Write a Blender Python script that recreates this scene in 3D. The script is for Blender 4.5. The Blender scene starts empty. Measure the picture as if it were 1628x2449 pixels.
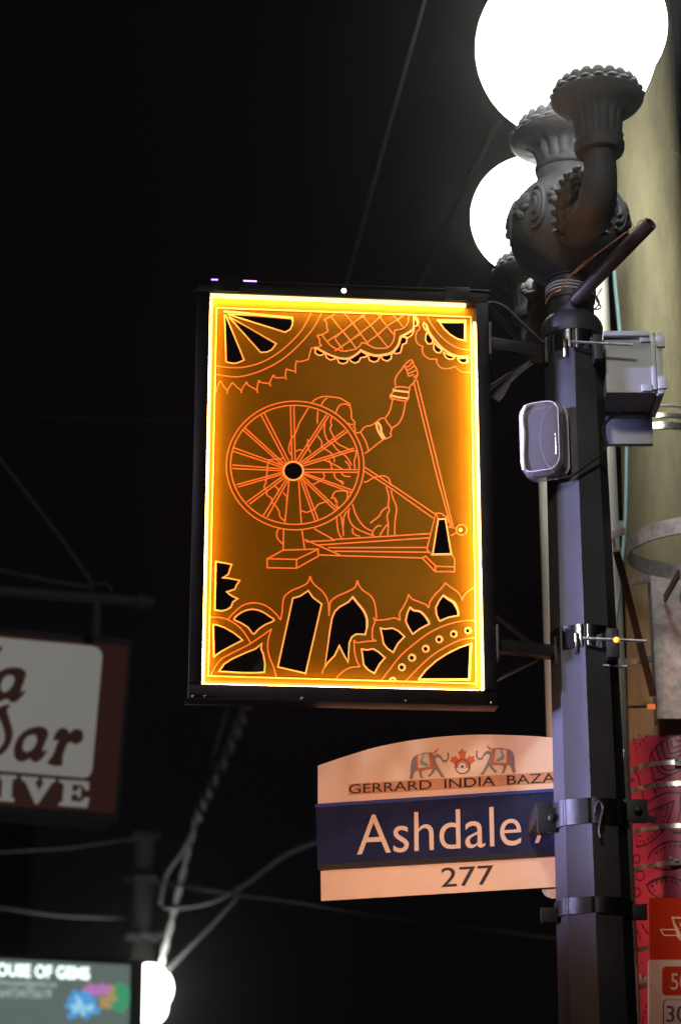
import bpy, bmesh, math, random
from math import radians as R, sin, cos, pi, sqrt, tan, atan2
from mathutils import Vector as V, Matrix
from mathutils.geometry import tessellate_polygon
random.seed(7)
S = bpy.context.scene
COL = S.collection

# ------------------------------------------------------------------ camera
PITCH, FPX, CX, CY, CAMZ = R(19), 5210.0, 814.0, 1224.5, 1.6
cam = bpy.data.objects.new('camera', bpy.data.cameras.new('camera'))
COL.objects.link(cam); S.camera = cam
cam.location = (0, 0, CAMZ); cam.rotation_euler = (R(90) + PITCH, 0, 0)
cd = cam.data
cd.sensor_fit = 'VERTICAL'; cd.sensor_height = 23.5; cd.lens = 23.5 * FPX / 2449
cd.clip_start = 0.05; cd.clip_end = 2000
cd.dof.use_dof = True; cd.dof.focus_distance = 4.93; cd.dof.aperture_fstop = 2.2; cd.dof.aperture_blades = 0

# ------------------------------------------------------------------ world, lights
W = bpy.data.worlds.new('World'); S.world = W; W.use_nodes = True
bg = W.node_tree.nodes['Background']
bg.inputs[0].default_value = (0.9, 0.75, 1.0, 1); bg.inputs[1].default_value = 0.0022
S.view_settings.view_transform = 'Standard'; S.view_settings.look = 'None'
S.view_settings.exposure = 0; S.view_settings.gamma = 1
S.cycles.use_denoising = True
HAZE = .0023
S.cycles.max_bounces = 8; S.cycles.sample_clamp_indirect = 3.0

def area(name, loc, target, size, col, watts, spread=180):
    d = bpy.data.lights.new(name, 'AREA'); d.shape = 'RECTANGLE'; d.size, d.size_y = size
    d.color = col; d.energy = watts; d.spread = R(spread)
    o = bpy.data.objects.new(name, d); COL.objects.link(o); o.location = loc
    o.rotation_euler = (V(target) - V(loc)).to_track_quat('-Z', 'Y').to_euler()
    return o
# lit shop fronts across the pavement, left of the frame: a violet sign above an orange one
area('violet_shop_light', (-3.0, 4.06, 3.0), (.51, 4.66, 3.0), (.25, 1.25), (.52, .51, 1.0), 7.0, 7.5)
area('orange_shop_light', (-2.7, 3.2, 1.9), (.24, 4.97, 2.48), (.4, .5), (1.0, .47, .29), 2.15, 20)
area('neutral_fill', (-.6, .2, 4.8), (1.0, 5.3, 2.9), (.5, .5), (1.0, .93, .82), 2.8, 27)  # fill light added above the camera to brighten the post and poles

# ------------------------------------------------------------------ helpers: picture geometry -> world
FW = V((0, cos(PITCH), sin(PITCH))); UP = V((0, -sin(PITCH), cos(PITCH))); RT = V((1, 0, 0))
CAM = V((0, 0, CAMZ))
def ray(x, y): return FW + RT * ((x - CX) / FPX) + UP * ((CY - y) / FPX)
def atD(x, y, D): return CAM + ray(x, y) * D
def atY(x, y, Y): d = ray(x, y); return CAM + d * (Y / d.y)
def zY(y, Y): return atY(CX, y, Y).z
class Plane:
    """upright plane through a point, turned by yaw; frame e (right), z (up), n (to the viewer)"""
    def __init__(s, p0, yaw):
        t = R(yaw); s.o = V(p0); s.e = V((cos(t), sin(t), 0)); s.z = V((0, 0, 1)); s.n = V((sin(t), -cos(t), 0))
    def uv(s, x, y):
        d = ray(x, y); k = (s.o - CAM).dot(s.n) / d.dot(s.n); q = CAM + d * k - s.o
        return (q.dot(s.e), q.z)
    def w(s, u, v, h=0): return s.o + s.e * u + s.z * v + s.n * h

def smooth(pts, closed=False, k=6):
    n = len(pts); out = []
    if n < 3: return list(pts)
    for i in range(n if closed else n - 1):
        g = (lambda j: pts[j % n]) if closed else (lambda j: pts[min(max(j, 0), n - 1)])
        p0, p1, p2, p3 = g(i - 1), g(i), g(i + 1), g(i + 2)
        for a in range(k):
            t = a / k
            out.append(tuple(.5 * (2*b + (c - a_) * t + (2*a_ - 5*b + 4*c - d) * t*t + (3*b - a_ - 3*c + d) * t**3)
                             for a_, b, c, d in zip(p0, p1, p2, p3)))
    if not closed: out.append(tuple(pts[-1]))
    return out

# ------------------------------------------------------------------ materials
def mat(name, col, rough=.5, metal=0, var=0, vscale=8, bump=0, bscale=60, emit=None, estr=0, trans=0, ior=1.45, spec=.5, stretch=None, col2=None, coat=0):
    m = bpy.data.materials.new(name); m.use_nodes = True
    nt = m.node_tree; b = nt.nodes['Principled BSDF']
    b.inputs['Base Color'].default_value = (*col, 1); b.inputs['Roughness'].default_value = rough
    b.inputs['Metallic'].default_value = metal; b.inputs['IOR'].default_value = ior
    b.inputs['Transmission Weight'].default_value = trans; b.inputs['Specular IOR Level'].default_value = spec
    b.inputs['Coat Weight'].default_value = coat
    if emit: b.inputs['Emission Color'].default_value = (*emit, 1); b.inputs['Emission Strength'].default_value = estr
    if var or bump:
        tc = nt.nodes.new('ShaderNodeTexCoord'); mp = nt.nodes.new('ShaderNodeMapping')
        nt.links.new(tc.outputs['Object'], mp.inputs[0])
        if stretch: mp.inputs['Scale'].default_value = stretch
    if var:
        nz = nt.nodes.new('ShaderNodeTexNoise'); nz.inputs['Scale'].default_value = vscale; nz.inputs['Detail'].default_value = 8
        nz.inputs['Roughness'].default_value = .65
        nt.links.new(mp.outputs[0], nz.inputs[0])
        rp = nt.nodes.new('ShaderNodeValToRGB'); rp.color_ramp.elements[0].position = .3; rp.color_ramp.elements[1].position = .7
        c2 = col2 or tuple(c * (1 - var) for c in col)
        rp.color_ramp.elements[0].color = (*c2, 1); rp.color_ramp.elements[1].color = (*[min(1, c * (1 + var * .4)) for c in col], 1)
        nt.links.new(nz.outputs[0], rp.inputs[0]); nt.links.new(rp.outputs[0], b.inputs['Base Color'])
        mr = nt.nodes.new('ShaderNodeMapRange'); mr.inputs[3].default_value = max(.02, rough - .12); mr.inputs[4].default_value = min(1, rough + .15)
        nt.links.new(nz.outputs[0], mr.inputs[0]); nt.links.new(mr.outputs[0], b.inputs['Roughness'])
    if bump:
        n2 = nt.nodes.new('ShaderNodeTexNoise'); n2.inputs['Scale'].default_value = bscale; n2.inputs['Detail'].default_value = 6
        nt.links.new(mp.outputs[0], n2.inputs[0])
        bp = nt.nodes.new('ShaderNodeBump'); bp.inputs['Strength'].default_value = bump; bp.inputs['Distance'].default_value = .004
        nt.links.new(n2.outputs[0], bp.inputs['Height']); nt.links.new(bp.outputs[0], b.inputs['Normal'])
    return m
def glow(name, col, strength):
    m = bpy.data.materials.new(name); m.use_nodes = True; nt = m.node_tree
    nt.nodes.remove(nt.nodes['Principled BSDF']); e = nt.nodes.new('ShaderNodeEmission')
    e.inputs[0].default_value = (*col, 1); e.inputs[1].default_value = strength
    nt.links.new(e.outputs[0], nt.nodes['Material Output'].inputs[0]); return m

M = dict(
    iron=mat('cast_iron_paint', (.066, .067, .074), .58, spec=.3, var=.3, vscale=18, bump=.35, bscale=120),
    pole=mat('pole_paint', (.040, .040, .046), .48, var=.28, vscale=9, bump=.14, bscale=160),
    black=mat('black_paint', (.008, .008, .008), .45, var=.4, vscale=30, bump=.15, bscale=90),
    strap=mat('banding_steel', (.75, .72, .66), .27, .9, var=.3, vscale=30),
    hookm=mat('dark_hook', (.08, .075, .075), .35, .6),
    frame=mat('gloss_black_frame', (.008, .0075, .007), .3, var=.3, vscale=20, spec=.22),
    rubber=mat('black_rubber', (.01, .01, .01), .5),
    steel=mat('stainless_steel', (.55, .55, .57), .16, 1, bump=.1, bscale=60),
    rod=mat('zinc_rod', (.5, .52, .55), .35, .9, bump=.3, bscale=400),
    galv=mat('galvanised_steel', (.56, .53, .54), .5, .2, var=.45, vscale=45, bump=.12, bscale=120),
    rust=mat('painted_strut', (.10, .075, .08), .6, var=.4, vscale=20),
    concrete=mat('weathered_concrete', (.37, .335, .2), .85, var=.5, vscale=7, bump=.7, bscale=70, stretch=(3.0, 3.0, .5), col2=(.28, .255, .16)),
    white_pipe=mat('white_pvc', (.90, .87, .77), .45, var=.05, vscale=10),
    teal=mat('teal_cable', (.36, .58, .58), .5),
    globe=glow('lit_globe_glass', (1.0, 1.0, .93), 14.0),
    acrylic=mat('amber_acrylic', (.13, .066, .003), .5, var=.12, vscale=30, emit=(1.0, .28, .0), estr=.115, spec=.04),
    engrave=mat('engraved_groove', (.40, .13, .02), .6, emit=(1.0, .135, .012), estr=1.0),
    cut_edge=mat('lit_cut_edge', (.7, .38, .12), .5, emit=(1.0, .27, .04), estr=1.2),
    led=glow('led_strip_amber', (1.0, .46, .12), 78.0), led_w=glow('led_pilot_white', (.85, .85, 1.0), 6.0),
    led_b=glow('led_strip_amber_dim', (1.0, .45, .10), 46.0),
    lip=glow('lit_diffuser_lip', (1.0, .80, .42), 1.7), lip_b=glow('dim_diffuser_lip', (1.0, .60, .14), 1.1),
    glint_v=glow('violet_glint_glow', (.55, .3, 1.0), 3.0),
    enclosure=mat('grey_plastic', (.40, .41, .42), .42, var=.08, vscale=12, bump=.1, bscale=200),
    encl_dark=mat('dark_gasket', (.02, .02, .02), .5),
    clear=mat('clear_plastic', (.95, .95, .97), .06, trans=.93, ior=1.35, bump=.3, bscale=14),
    streak_bead=mat('reflection_streak_white', (.95, .9, .98), .15),
    edge_shine=mat('edge_shine_plastic', (.9, .86, .92), .2, trans=.55, ior=1.2),
    wire_b=mat('weathered_pale_cable', (.85, .85, .82), .6, var=.5, vscale=6),
    copper=mat('copper_wire', (.75, .36, .18), .3, .8), cord=mat('pale_cord', (.5, .48, .42), .7),
    pipe=mat('dark_pipe', (.05, .042, .05), .45, var=.3, vscale=25), pipe_in=mat('pipe_hollow', (.006, .006, .006), .8),
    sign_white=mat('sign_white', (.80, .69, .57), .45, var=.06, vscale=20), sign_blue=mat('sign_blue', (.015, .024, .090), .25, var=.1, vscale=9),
    sign_edge=mat('sign_blue_edge', (.03, .06, .32), .4), ink=mat('navy_ink', (.025, .02, .04), .5), ink_black=mat('black_ink', (.02, .018, .016), .5),
    band_tan=mat('tan_print', (.62, .36, .22), .5, var=.25, vscale=70), eleph=mat('elephant_print', (.24, .23, .27), .5), cloth_p=mat('howdah_print', (.62, .66, .60), .5),
    red_p=mat('red_print', (.62, .16, .06), .5), blue_p=mat('bluegrey_print', (.26, .32, .38), .5), navy_p=mat('navy_print', (.07, .07, .16), .5),
    wrap=mat('magenta_vinyl', (.56, .055, .165), .33, var=.25, vscale=6, col2=(.50, .07, .09)), wrap_line=mat('plum_vinyl_ink', (.06, .006, .04), .4),
    t_red=mat('transit_red', (.34, .03, .012), .22), t_white=mat('transit_white', (.46, .43, .42), .4), t_grey=mat('transit_badge_line', (.62, .50, .38), .4),
    t_blue=mat('transit_navy', (.05, .06, .16), .4),
    m_face=mat('maroon_lit_face', (.10, .02, .015), .5, emit=(.30, .05, .035), estr=.036), w_face=mat('white_lit_face', (.7, .7, .66), .5, emit=(.93, .91, .82), estr=.13),
    m_ink=mat('maroon_letters', (.06, .012, .008), .5, emit=(.3, .04, .03), estr=.035), dark=mat('dark_metal', (.03, .03, .032), .6),
    g_face=mat('grey_lit_screen', (.2, .2, .2), .5, emit=(.72, .95, .86), estr=.145), g_ink=glow('white_lit_letters', (.85, 1.0, .95), 2.0), g_ink2=glow('pale_lit_letters', (.75, .95, .95), .55),
    g_blue=glow('blue_petals', (.10, .42, .9), .8), g_lblue=glow('light_blue_petals', (.4, .8, 1.0), .8), g_pink=glow('pink_petals', (.75, .3, .75), .6), g_orange=glow('gold_petals', (.75, .5, .2), .55), g_green=glow('green_petals', (.10, .6, .28), .5),
    wire=mat('cable_sheath', (.10, .095, .09), .6), wire_l=mat('pale_cable_sheath', (.24, .24, .23), .55), wood=mat('utility_pole_wood', (.12, .115, .11), .9, var=.3),
    brick=mat('dark_brick', (.06, .04, .035), .9, var=.3, vscale=14, bump=.4), asphalt=mat('asphalt', (.05, .05, .05), .9, var=.3, vscale=30, bump=.4), pave=mat('pavement', (.2, .19, .18), .9, var=.2, vscale=6),
)

nt = M['acrylic'].node_tree; pb_ = nt.nodes['Principled BSDF']; tc_ = nt.nodes.new('ShaderNodeTexCoord')
n1 = nt.nodes.new('ShaderNodeTexNoise'); n1.inputs['Scale'].default_value = 210; n1.inputs['Detail'].default_value = 3
n2 = nt.nodes.new('ShaderNodeTexNoise'); n2.inputs['Scale'].default_value = 5; n2.inputs['Detail'].default_value = 4
for n_ in (n1, n2): nt.links.new(tc_.outputs['Object'], n_.inputs[0])
m1 = nt.nodes.new('ShaderNodeMapRange'); m1.inputs[1].default_value = .70; m1.inputs[2].default_value = .80; m1.inputs[4].default_value = .16
m2 = nt.nodes.new('ShaderNodeMapRange'); m2.inputs[1].default_value = .3; m2.inputs[2].default_value = .7; m2.inputs[3].default_value = .055; m2.inputs[4].default_value = .10
ad = nt.nodes.new('ShaderNodeMath'); nt.links.new(n1.outputs[0], m1.inputs[0]); nt.links.new(n2.outputs[0], m2.inputs[0])
nt.links.new(m1.outputs[0], ad.inputs[0]); nt.links.new(m2.outputs[0], ad.inputs[1]); nt.links.new(ad.outputs[0], pb_.inputs['Emission Strength'])
# ------------------------------------------------------------------ helpers: meshes
def tag(o, label=None, cat=None, group=None, kind=None):
    for k, v in (('label', label), ('category', cat), ('group', group), ('kind', kind)):
        if v: o[k] = v
    return o
def thing(name, label, cat, loc=(0, 0, 0), group=None):
    o = bpy.data.objects.new(name, None); COL.objects.link(o); o.location = loc; o.empty_display_size = .1
    return tag(o, label, cat, group)
def origin(o):
    while o.parent: o = o.parent
    return V(o.location)
class MB:
    def __init__(s): s.bm = bmesh.new()
    def face(s, vs):
        try: return s.bm.faces.new(vs)
        except ValueError: return None
    def v(s, p): return s.bm.verts.new(p)
    def box(s, c, size, rot=None, bev=0):
        b = bmesh.new(); bmesh.ops.create_cube(b, size=1)
        bmesh.ops.scale(b, vec=V(size), verts=b.verts)
        if bev: bmesh.ops.bevel(b, geom=b.edges[:], offset=bev, segments=2, affect='EDGES', profile=.7)
        m = Matrix.Translation(V(c)) @ (rot.to_4x4() if rot else Matrix.Identity(4))
        s.add(b, m); return s
    def add(s, b, m=None):
        mp = {}
        for x in b.verts: mp[x] = s.v(m @ x.co if m else x.co)
        for f in b.faces: s.face([mp[x] for x in f.verts])
        b.free()
    def beam(s, a, b, w, h, up=(0, 0, 1), bev=.002):
        a, b = V(a), V(b); d = b - a; L = d.length; d.normalize(); upv = V(up)
        x = d.cross(upv); x.normalize(); z = x.cross(d)
        rot = Matrix((x, d, z)).transposed()
        return s.box((a + b) / 2, (w, L, h), rot, bev)
    def tube(s, pts, rad, n=12, cap=True):
        pts = [V(p) for p in pts]; m = len(pts)
        rads = rad if isinstance(rad, (list, tuple)) else [rad] * m
        rings = []; pv = None
        for i, p in enumerate(pts):
            t = (pts[min(i + 1, m - 1)] - pts[max(i - 1, 0)])
            t = t.normalized() if t.length > 1e-9 else V((0, 0, 1))
            if pv is None: x = t.orthogonal().normalized()
            else: x = (pv - t * pv.dot(t)).normalized()
            pv = x; y = t.cross(x)
            rings.append([s.v(p + (x * cos(2*pi*k/n) + y * sin(2*pi*k/n)) * rads[i]) for k in range(n)])
        for a, b in zip(rings, rings[1:]):
            for k in range(n): s.face([a[k], a[(k+1) % n], b[(k+1) % n], b[k]])
        if cap: s.face(rings[0][::-1]); s.face(rings[-1])
        return s
    def lathe(s, c, prof, n=48, rmod=None, ang0=0, cap=True, frame=None):
        """prof: (radius, height); rmod(i, theta) -> factor"""
        c = V(c); X, Y_, Z = frame or (V((1, 0, 0)), V((0, 1, 0)), V((0, 0, 1))); rings = []
        for i, (r, h) in enumerate(prof):
            rr = []
            for k in range(n):
                t = ang0 + 2*pi*k/n; q = r * (rmod(i, t) if rmod else 1)
                rr.append(s.v(c + X*(q*cos(t)) + Y_*(q*sin(t)) + Z*h))
            rings.append(rr)
        for a, b in zip(rings, rings[1:]):
            for k in range(n): s.face([a[k], a[(k+1) % n], b[(k+1) % n], b[k]])
        if cap: s.face(rings[0][::-1]); s.face(rings[-1])
        return s
    def blob(s, c, ax, seg=10, rings=6):
        """ellipsoid with axis vectors ax (3 vectors)"""
        b = bmesh.new(); bmesh.ops.create_uvsphere(b, u_segments=seg, v_segments=rings, radius=1)
        m = Matrix((ax[0], ax[1], ax[2])).transposed().to_4x4(); m.translation = V(c); s.add(b, m); return s
    def prism(s, loops, to3, h0, h1):
        """2-D loops (outer + holes) -> solid between heights h0 and h1; to3(u, v, h) -> point"""
        tri = tessellate_polygon([[V((p[0], p[1], 0)) for p in l] for l in loops])
        flat = [p for l in loops for p in l]
        top = [s.v(to3(p[0], p[1], h1)) for p in flat]; bot = [s.v(to3(p[0], p[1], h0)) for p in flat]
        for t in tri:
            s.face([top[i] for i in t]); s.face([bot[i] for i in t][::-1])
        k = 0
        for l in loops:
            n = len(l)
            for i in range(n): s.face([top[k+i], top[k+(i+1) % n], bot[k+(i+1) % n], bot[k+i]])
            k += n
        return s
    def ribbon(s, pts, w, to3, h, closed=False):
        """flat stroke of width w along 2-D points, lying at height h"""
        P = [V(p[:2]) for p in pts]
        Q = [P[0]]
        for p in P[1:]:
            if (p - Q[-1]).length > 1e-5: Q.append(p)
        if closed and (Q[0] - Q[-1]).length < 1e-5: Q.pop()
        n = len(Q)
        if n < 2: return s
        L, Rr = [], []
        for i in range(n):
            a = Q[(i-1) % n] if (closed or i) else Q[i]; b = Q[(i+1) % n] if (closed or i < n-1) else Q[i]
            d1 = (Q[i] - a); d2 = (b - Q[i])
            if d1.length < 1e-9: d1 = d2
            if d2.length < 1e-9: d2 = d1
            d1.normalize(); d2.normalize(); n1 = V((-d1.y, d1.x)); n2 = V((-d2.y, d2.x)); mm = n1 + n2
            if mm.length < .35: mm = n2
            else: mm = mm / max(.4, mm.dot(n2)) if False else mm.normalized() / max(.45, mm.normalized().dot(n2))
            L.append(Q[i] + mm * w/2); Rr.append(Q[i] - mm * w/2)
        a = [s.v(to3(p.x, p.y, h)) for p in L]; b = [s.v(to3(p.x, p.y, h)) for p in Rr]
        for i in range(n if closed else n-1): s.face([a[i], b[i], b[(i+1) % n], a[(i+1) % n]])
        return s
    def text(s, body, to3, bl, br, tl, h0, h1, off=0):
        """text whose bounding box is fitted to the parallelogram bl, br, tl (2-D), between heights"""
        c = bpy.data.curves.new('t', 'FONT'); c.body = body; c.size = 1; c.resolution_u = 6; c.offset = off
        o = bpy.data.objects.new('t', c); COL.objects.link(o)
        dg = bpy.context.evaluated_depsgraph_get(); me = o.evaluated_get(dg).to_mesh()
        co = [v.co.copy() for v in me.vertices]; fs = [tuple(p.vertices) for p in me.polygons]
        x0 = min(p.x for p in co); x1 = max(p.x for p in co); y0 = min(p.y for p in co); y1 = max(p.y for p in co)
        bl, br, tl = V(bl), V(br), V(tl); ex, ey = br - bl, tl - bl
        def m(p): q = bl + ex * ((p.x-x0)/(x1-x0)) + ey * ((p.y-y0)/(y1-y0)); return q
        b = bmesh.new(); vs = [b.verts.new((p.x, p.y, 0)) for p in co]
        for f in fs:
            try: b.faces.new([vs[i] for i in f])
            except ValueError: pass
        bmesh.ops.remove_doubles(b, verts=b.verts, dist=1e-5)
        r = bmesh.ops.extrude_face_region(b, geom=b.faces[:])
        for v in r['geom']:
            if isinstance(v, bmesh.types.BMVert): v.co.z = 1
        for v in b.verts:
            q = m(v.co); v.co = to3(q.x, q.y, h1 if v.co.z > .5 else h0)
        s.add(b); o.evaluated_get(dg).to_mesh_clear(); bpy.data.objects.remove(o); bpy.data.curves.remove(c)
        return s
    def build(s, name, m, parent=None, sharp=35, smooth_=True, normals=True):
        if normals: bmesh.ops.recalc_face_normals(s.bm, faces=s.bm.faces[:])
        if parent is not None:
            o0 = origin(parent)
            if o0.length: bmesh.ops.translate(s.bm, vec=-o0, verts=s.bm.verts[:])
        me = bpy.data.meshes.new(name); s.bm.to_mesh(me); s.bm.free()
        me.materials.append(m)
        if smooth_: me.shade_smooth(); me.set_sharp_from_angle(angle=R(sharp))
        o = bpy.data.objects.new(name, me); COL.objects.link(o)
        if parent is not None: o.parent = parent
        return o
def build_each(mb, name, m, parent):
    """every loose piece of the mesh becomes a part of its own"""
    bm = mb.bm; seen = set(); out = []
    for v0 in bm.verts[:]:
        if v0 in seen: continue
        st, isl = [v0], []; seen.add(v0)
        while st:
            v = st.pop(); isl.append(v)
            for e in v.link_edges:
                w = e.other_vert(v)
                if w not in seen: seen.add(w); st.append(w)
        q = MB(); mp = {v: q.v(v.co) for v in isl}
        for f in {f for v in isl for f in v.link_faces}: q.face([mp[v] for v in f.verts])
        out.append(q.build(name, m, parent))
    bm.free(); return out
def children(o): return [c for c in list(bpy.data.objects) if c.parent == o]
def copy_tree(o, parent=None):
    c = o.copy(); COL.objects.link(c)
    if parent is not None: c.parent = parent
    for ch in children(o): copy_tree(ch, c)
    return c

# ================================================================== ground and setting
def sheet(name, m, x0, x1, y0, y1, z0, z1):
    o = MB().box(((x0+x1)/2, (y0+y1)/2, (z0+z1)/2), (x1-x0, y1-y0, z1-z0)).build(name, m, smooth_=False); tag(o, kind='structure'); return o
sheet('ground', M['asphalt'], -120, 120, -120, 120, -.3, -.05)
sheet('road', M['asphalt'], 1.9, 12, -119, 119, -.05, 0)
sheet('pavement', M['pave'], -3.2, 1.6, -119, 119, -.05, .13)
sheet('kerb', M['pave'], 1.6, 1.9, -119, 119, -.05, .134)
bld = thing('shop_building', 'dark brick shop building beside the pavement on the left', 'building', (-5.2, 8, .13))
MB().box((-5.4, 9, 3.6), (4, 30, 7)).build('wall', M['brick'], bld, smooth_=False)
MB().box((-3.34, 9, 7.0), (.2, 30.2, .25)).build('cornice', M['dark'], bld, smooth_=False)

# ================================================================== street lamp
PX, PY = .543, 4.70
def pz(y): return zY(y, PY)
GZ = .13
def make_lamp():
    root = thing('street_lamp', 'dark cast iron street lamp with glowing white globes, nearest the camera', 'street lamp', (PX, PY, GZ), 'globe street lamps')
    # octagonal shaft
    zt, zb = pz(800), GZ + .9
    w = lambda z: .0675 + (pz(900) - z) * (.083 - .0675) / (pz(900) - pz(2449))
    hs = [zb + (zt - zb) * i / 12 for i in range(13)]
    b = bmesh.new(); a0 = R(-117 - 22.5); rings = []
    for z in hs: rings.append([b.verts.new((PX + w(z)*cos(a0 + k*pi/4), PY + w(z)*sin(a0 + k*pi/4), z)) for k in range(8)])
    vert_edges = []
    for p, q in zip(rings, rings[1:]):
        for k in range(8): b.faces.new([p[k], p[(k+1) % 8], q[(k+1) % 8], q[k]])
    b.faces.new(rings[0][::-1]); b.faces.new(rings[-1])
    ve = [e for e in b.edges if abs(e.verts[0].co.z - e.verts[1].co.z) > .01]
    bmesh.ops.bevel(b, geom=ve, offset=.006, segments=3, affect='EDGES', profile=.5)
    m = MB(); m.add(b); m.build('shaft', M['pole'], root, sharp=60)
    MB().lathe((PX, PY, GZ), [(.17, 0), (.17, .05), (.15, .08), (.14, .5), (.15, .55), (.12, .62), (.105, .9)], 32).build('pedestal', M['pole'], root)
    r0 = .0715
    MB().lathe((PX, PY, 0), [(r0-.002, pz(812)), (r0, pz(800)), (r0+.001, pz(788)), (r0-.002, pz(778)), (.063, pz(768)), (.056, pz(762))], 48).build('collar', M['pole'], root)
    MB().lathe((PX, PY, 0), [(.0535, pz(766)), (.0535, pz(700)), (.0545, pz(699)), (.0545, pz(688)), (.052, pz(686)), (.052, pz(676)), (.0575, pz(674)), (.0575, pz(664)), (.055, pz(660)), (.055, pz(645))], 48).build('upper_shaft', M['pole'], root)
    # ball
    zc, Rb = pz(553), .142
    prof = [(.055, pz(655))]
    a1, a2 = math.acos(.056/Rb), math.acos(.072/Rb)
    for i in range(25):
        a = -a1 + (a1 + a2) * i / 24; prof.append((Rb*cos(a), zc + Rb*sin(a)))
    zn = zc + Rb*sin(a2)
    prof += [(.072, zn + .002), (.0705, zn + .03), (.066, zn + .036)]
    ball = MB().lathe((PX, PY, 0), prof, 64).build('ball_body', M['iron'], root)
    lv = MB()
    for k in range(8):                        # acanthus leaves round the belly
        th = R(-90 + 45*k + 33)
        for lat0, sc in ((R(9), 1.0),):
            for fx, ang, ln, wd in ((0, 0, .044, .0125), (-.0145, 26, .040, .0115), (.0145, -26, .040, .0115), (-.024, 52, .034, .010), (.024, -52, .034, .010), (-.028, 85, .026, .009), (.028, -85, .026, .009)):
                la, lo = lat0 + R(2), th
                rad = V((cos(la)*cos(lo), cos(la)*sin(lo), sin(la))); e = V((-sin(lo), cos(lo), 0)); n_ = rad.cross(e)
                d = (e * sin(R(ang)) * -1 + n_ * cos(R(ang))).normalized(); sd = rad.cross(d)
                c = rad * Rb + d * ln * .62 - n_ * .012
                c = c.normalized() * (Rb + .001)
                lv.blob(V((PX, PY, zc)) + c, (d * ln * .55, sd * wd, rad * .0085), 10, 8)
            rad = V((cos(lat0)*cos(th), cos(lat0)*sin(th), sin(lat0))); e = V((-sin(th), cos(th), 0)); n_ = rad.cross(e)
            lv.blob(V((PX, PY, zc)) + (rad - n_ * .13).normalized() * (Rb + .001), (e * .012, n_ * .012, rad * .009), 10, 8)
        t2 = th + R(22.5); la0 = R(6)
        for j in range(3):                    # nested scroll between leaves
            pp = []
            for a in range(-110, 111, 10):
                la = la0 + R((5 + 5.0*j) * sin(R(a)) * 1.5); lo = t2 + R((4 + 3.6*j) * cos(R(a)) - 6)
                pp.append(V((PX, PY, zc)) + V((cos(la)*cos(lo), cos(la)*sin(lo), sin(la))) * (Rb + .001))
            nn = len(pp); lv.tube(pp, [.0045 + .0035*sin(pi*k_/(nn-1)) for k_ in range(nn)], 8)
    lv.build('leaf_ornament', M['iron'], ball)
    def flute(n, d, lo, hi):
        return lambda i, t: (1 - d * (.5 + .5*cos(n*t))**3) if lo <= i <= hi else 1
    def cup(name, x, y, zr, sc, base_z, rb, rr, gal_r, gal_h, nb):
        """fluted bell: base_z foot, zr rim height"""
        H = zr - base_z; m_ = MB()
        pf = [(rb*.98, 0), (rb*1.04, .05*H), (rb*1.06, .16*H), (rb*.97, .20*H), (rb*.93, .23*H), (rb*.97, .30*H), (rb*1.0, .42*H), (rb*1.03, .54*H), (rb*1.07, .63*H), (rb*1.17, .71*H), (rb*1.36, .77*H), (rb + (rr-rb)*.66, .815*H), (rr*.92, .87*H), (rr*.985, .94*H), (rr, .97*H), (rr*.995, 1.0*H), (rr*.95, 1.03*H), (gal_r*1.04, 1.06*H), (gal_r, 1.08*H), (gal_r*.9, 1.10*H)]
        m_.lathe((x, y, base_z), pf, 96, flute(16, .075, 5, 9))
        c = m_.build(name, M['iron'], root, sharp=50)
        g = MB().lathe((x, y, zr), [(gal_r, .01), (gal_r*1.01, gal_h*.6), (gal_r*.985, gal_h*.62), (gal_r*.97, .01)], 72, cap=False)
        for k in range(nb):
            a = 2*pi*(k+.5)/nb; rv = V((cos(a), sin(a), 0)); tv = V((-sin(a), cos(a), 0))
            g.blob(V((x, y, zr + gal_h*.62)) + rv*gal_r*.995, (tv*(pi*gal_r/nb)*1.12, rv*.007, V((0, 0, gal_h*.55))), 10, 8)
            g.blob(V((x, y, zr + .004)) + rv*rr*.975, (tv*(pi*rr/nb)*.8, rv*.006, V((0, 0, .006))), 8, 6)
        g.build('crown', M['iron'], c); return c
    zA = zY(335, PY)
    cup('cup', PX + .003, PY, zA, 1, zn + .03, .074, .137, .112, .042, 24)
    BX, BY, CX_, CY_ = .5655, 4.25, .497, 5.15
    zr = CAMZ + 2.429
    def arm(x, y, sgn):
        dx = x - PX; dy = y - PY
        P = lambda t, z: (PX + dx*t, PY + dy*t, CAMZ + z)
        pts = smooth([P(.16, 2.30), P(.32, 2.268), P(.50, 2.240), P(.68, 2.210), P(.83, 2.196), P(.93, 2.206), P(.985, 2.235), P(1, 2.27), P(1, 2.31)], k=5)
        n = len(pts); rad = [.050 - .008*min(1, i/(n*.5)) - .0078*max(0, min(1, (i - n*.5)/(n*.4))) for i in range(n)]
        a = MB().tube(pts, rad, 24).build('arm', M['iron'], root, sharp=60)
        m_ = MB(); ax = V((dx, dy, -.06)).normalized(); e = V((-ax.y, ax.x, 0)).normalized(); u = ax.cross(e)
        c0 = V(P(.30, 2.272))
        m_.lathe(c0, [(.049, 0), (.0535, .004), (.0535, .085), (.050, .09), (.047, .092)], 40, frame=(e, -u, ax))
        m_.lathe(V(P(.56, 2.232)), [(.040, 0), (.046, .006), (.048, .014), (.046, .022), (.039, .028)], 40, frame=(e, -u, ax))
        for k in range(9):                    # leaves wrapped over the arm
            t = 2*pi*k/9; rv = e*cos(t) - u*sin(t); tv = ax.cross(rv)
            m_.blob(c0 + ax*.125 + rv*.043, (ax*.042, tv*.0125, rv*.009), 10, 8)
            m_.blob(c0 + ax*.085 + rv*.050, (ax*.022, tv*.015, rv*.008), 10, 8)
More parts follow.
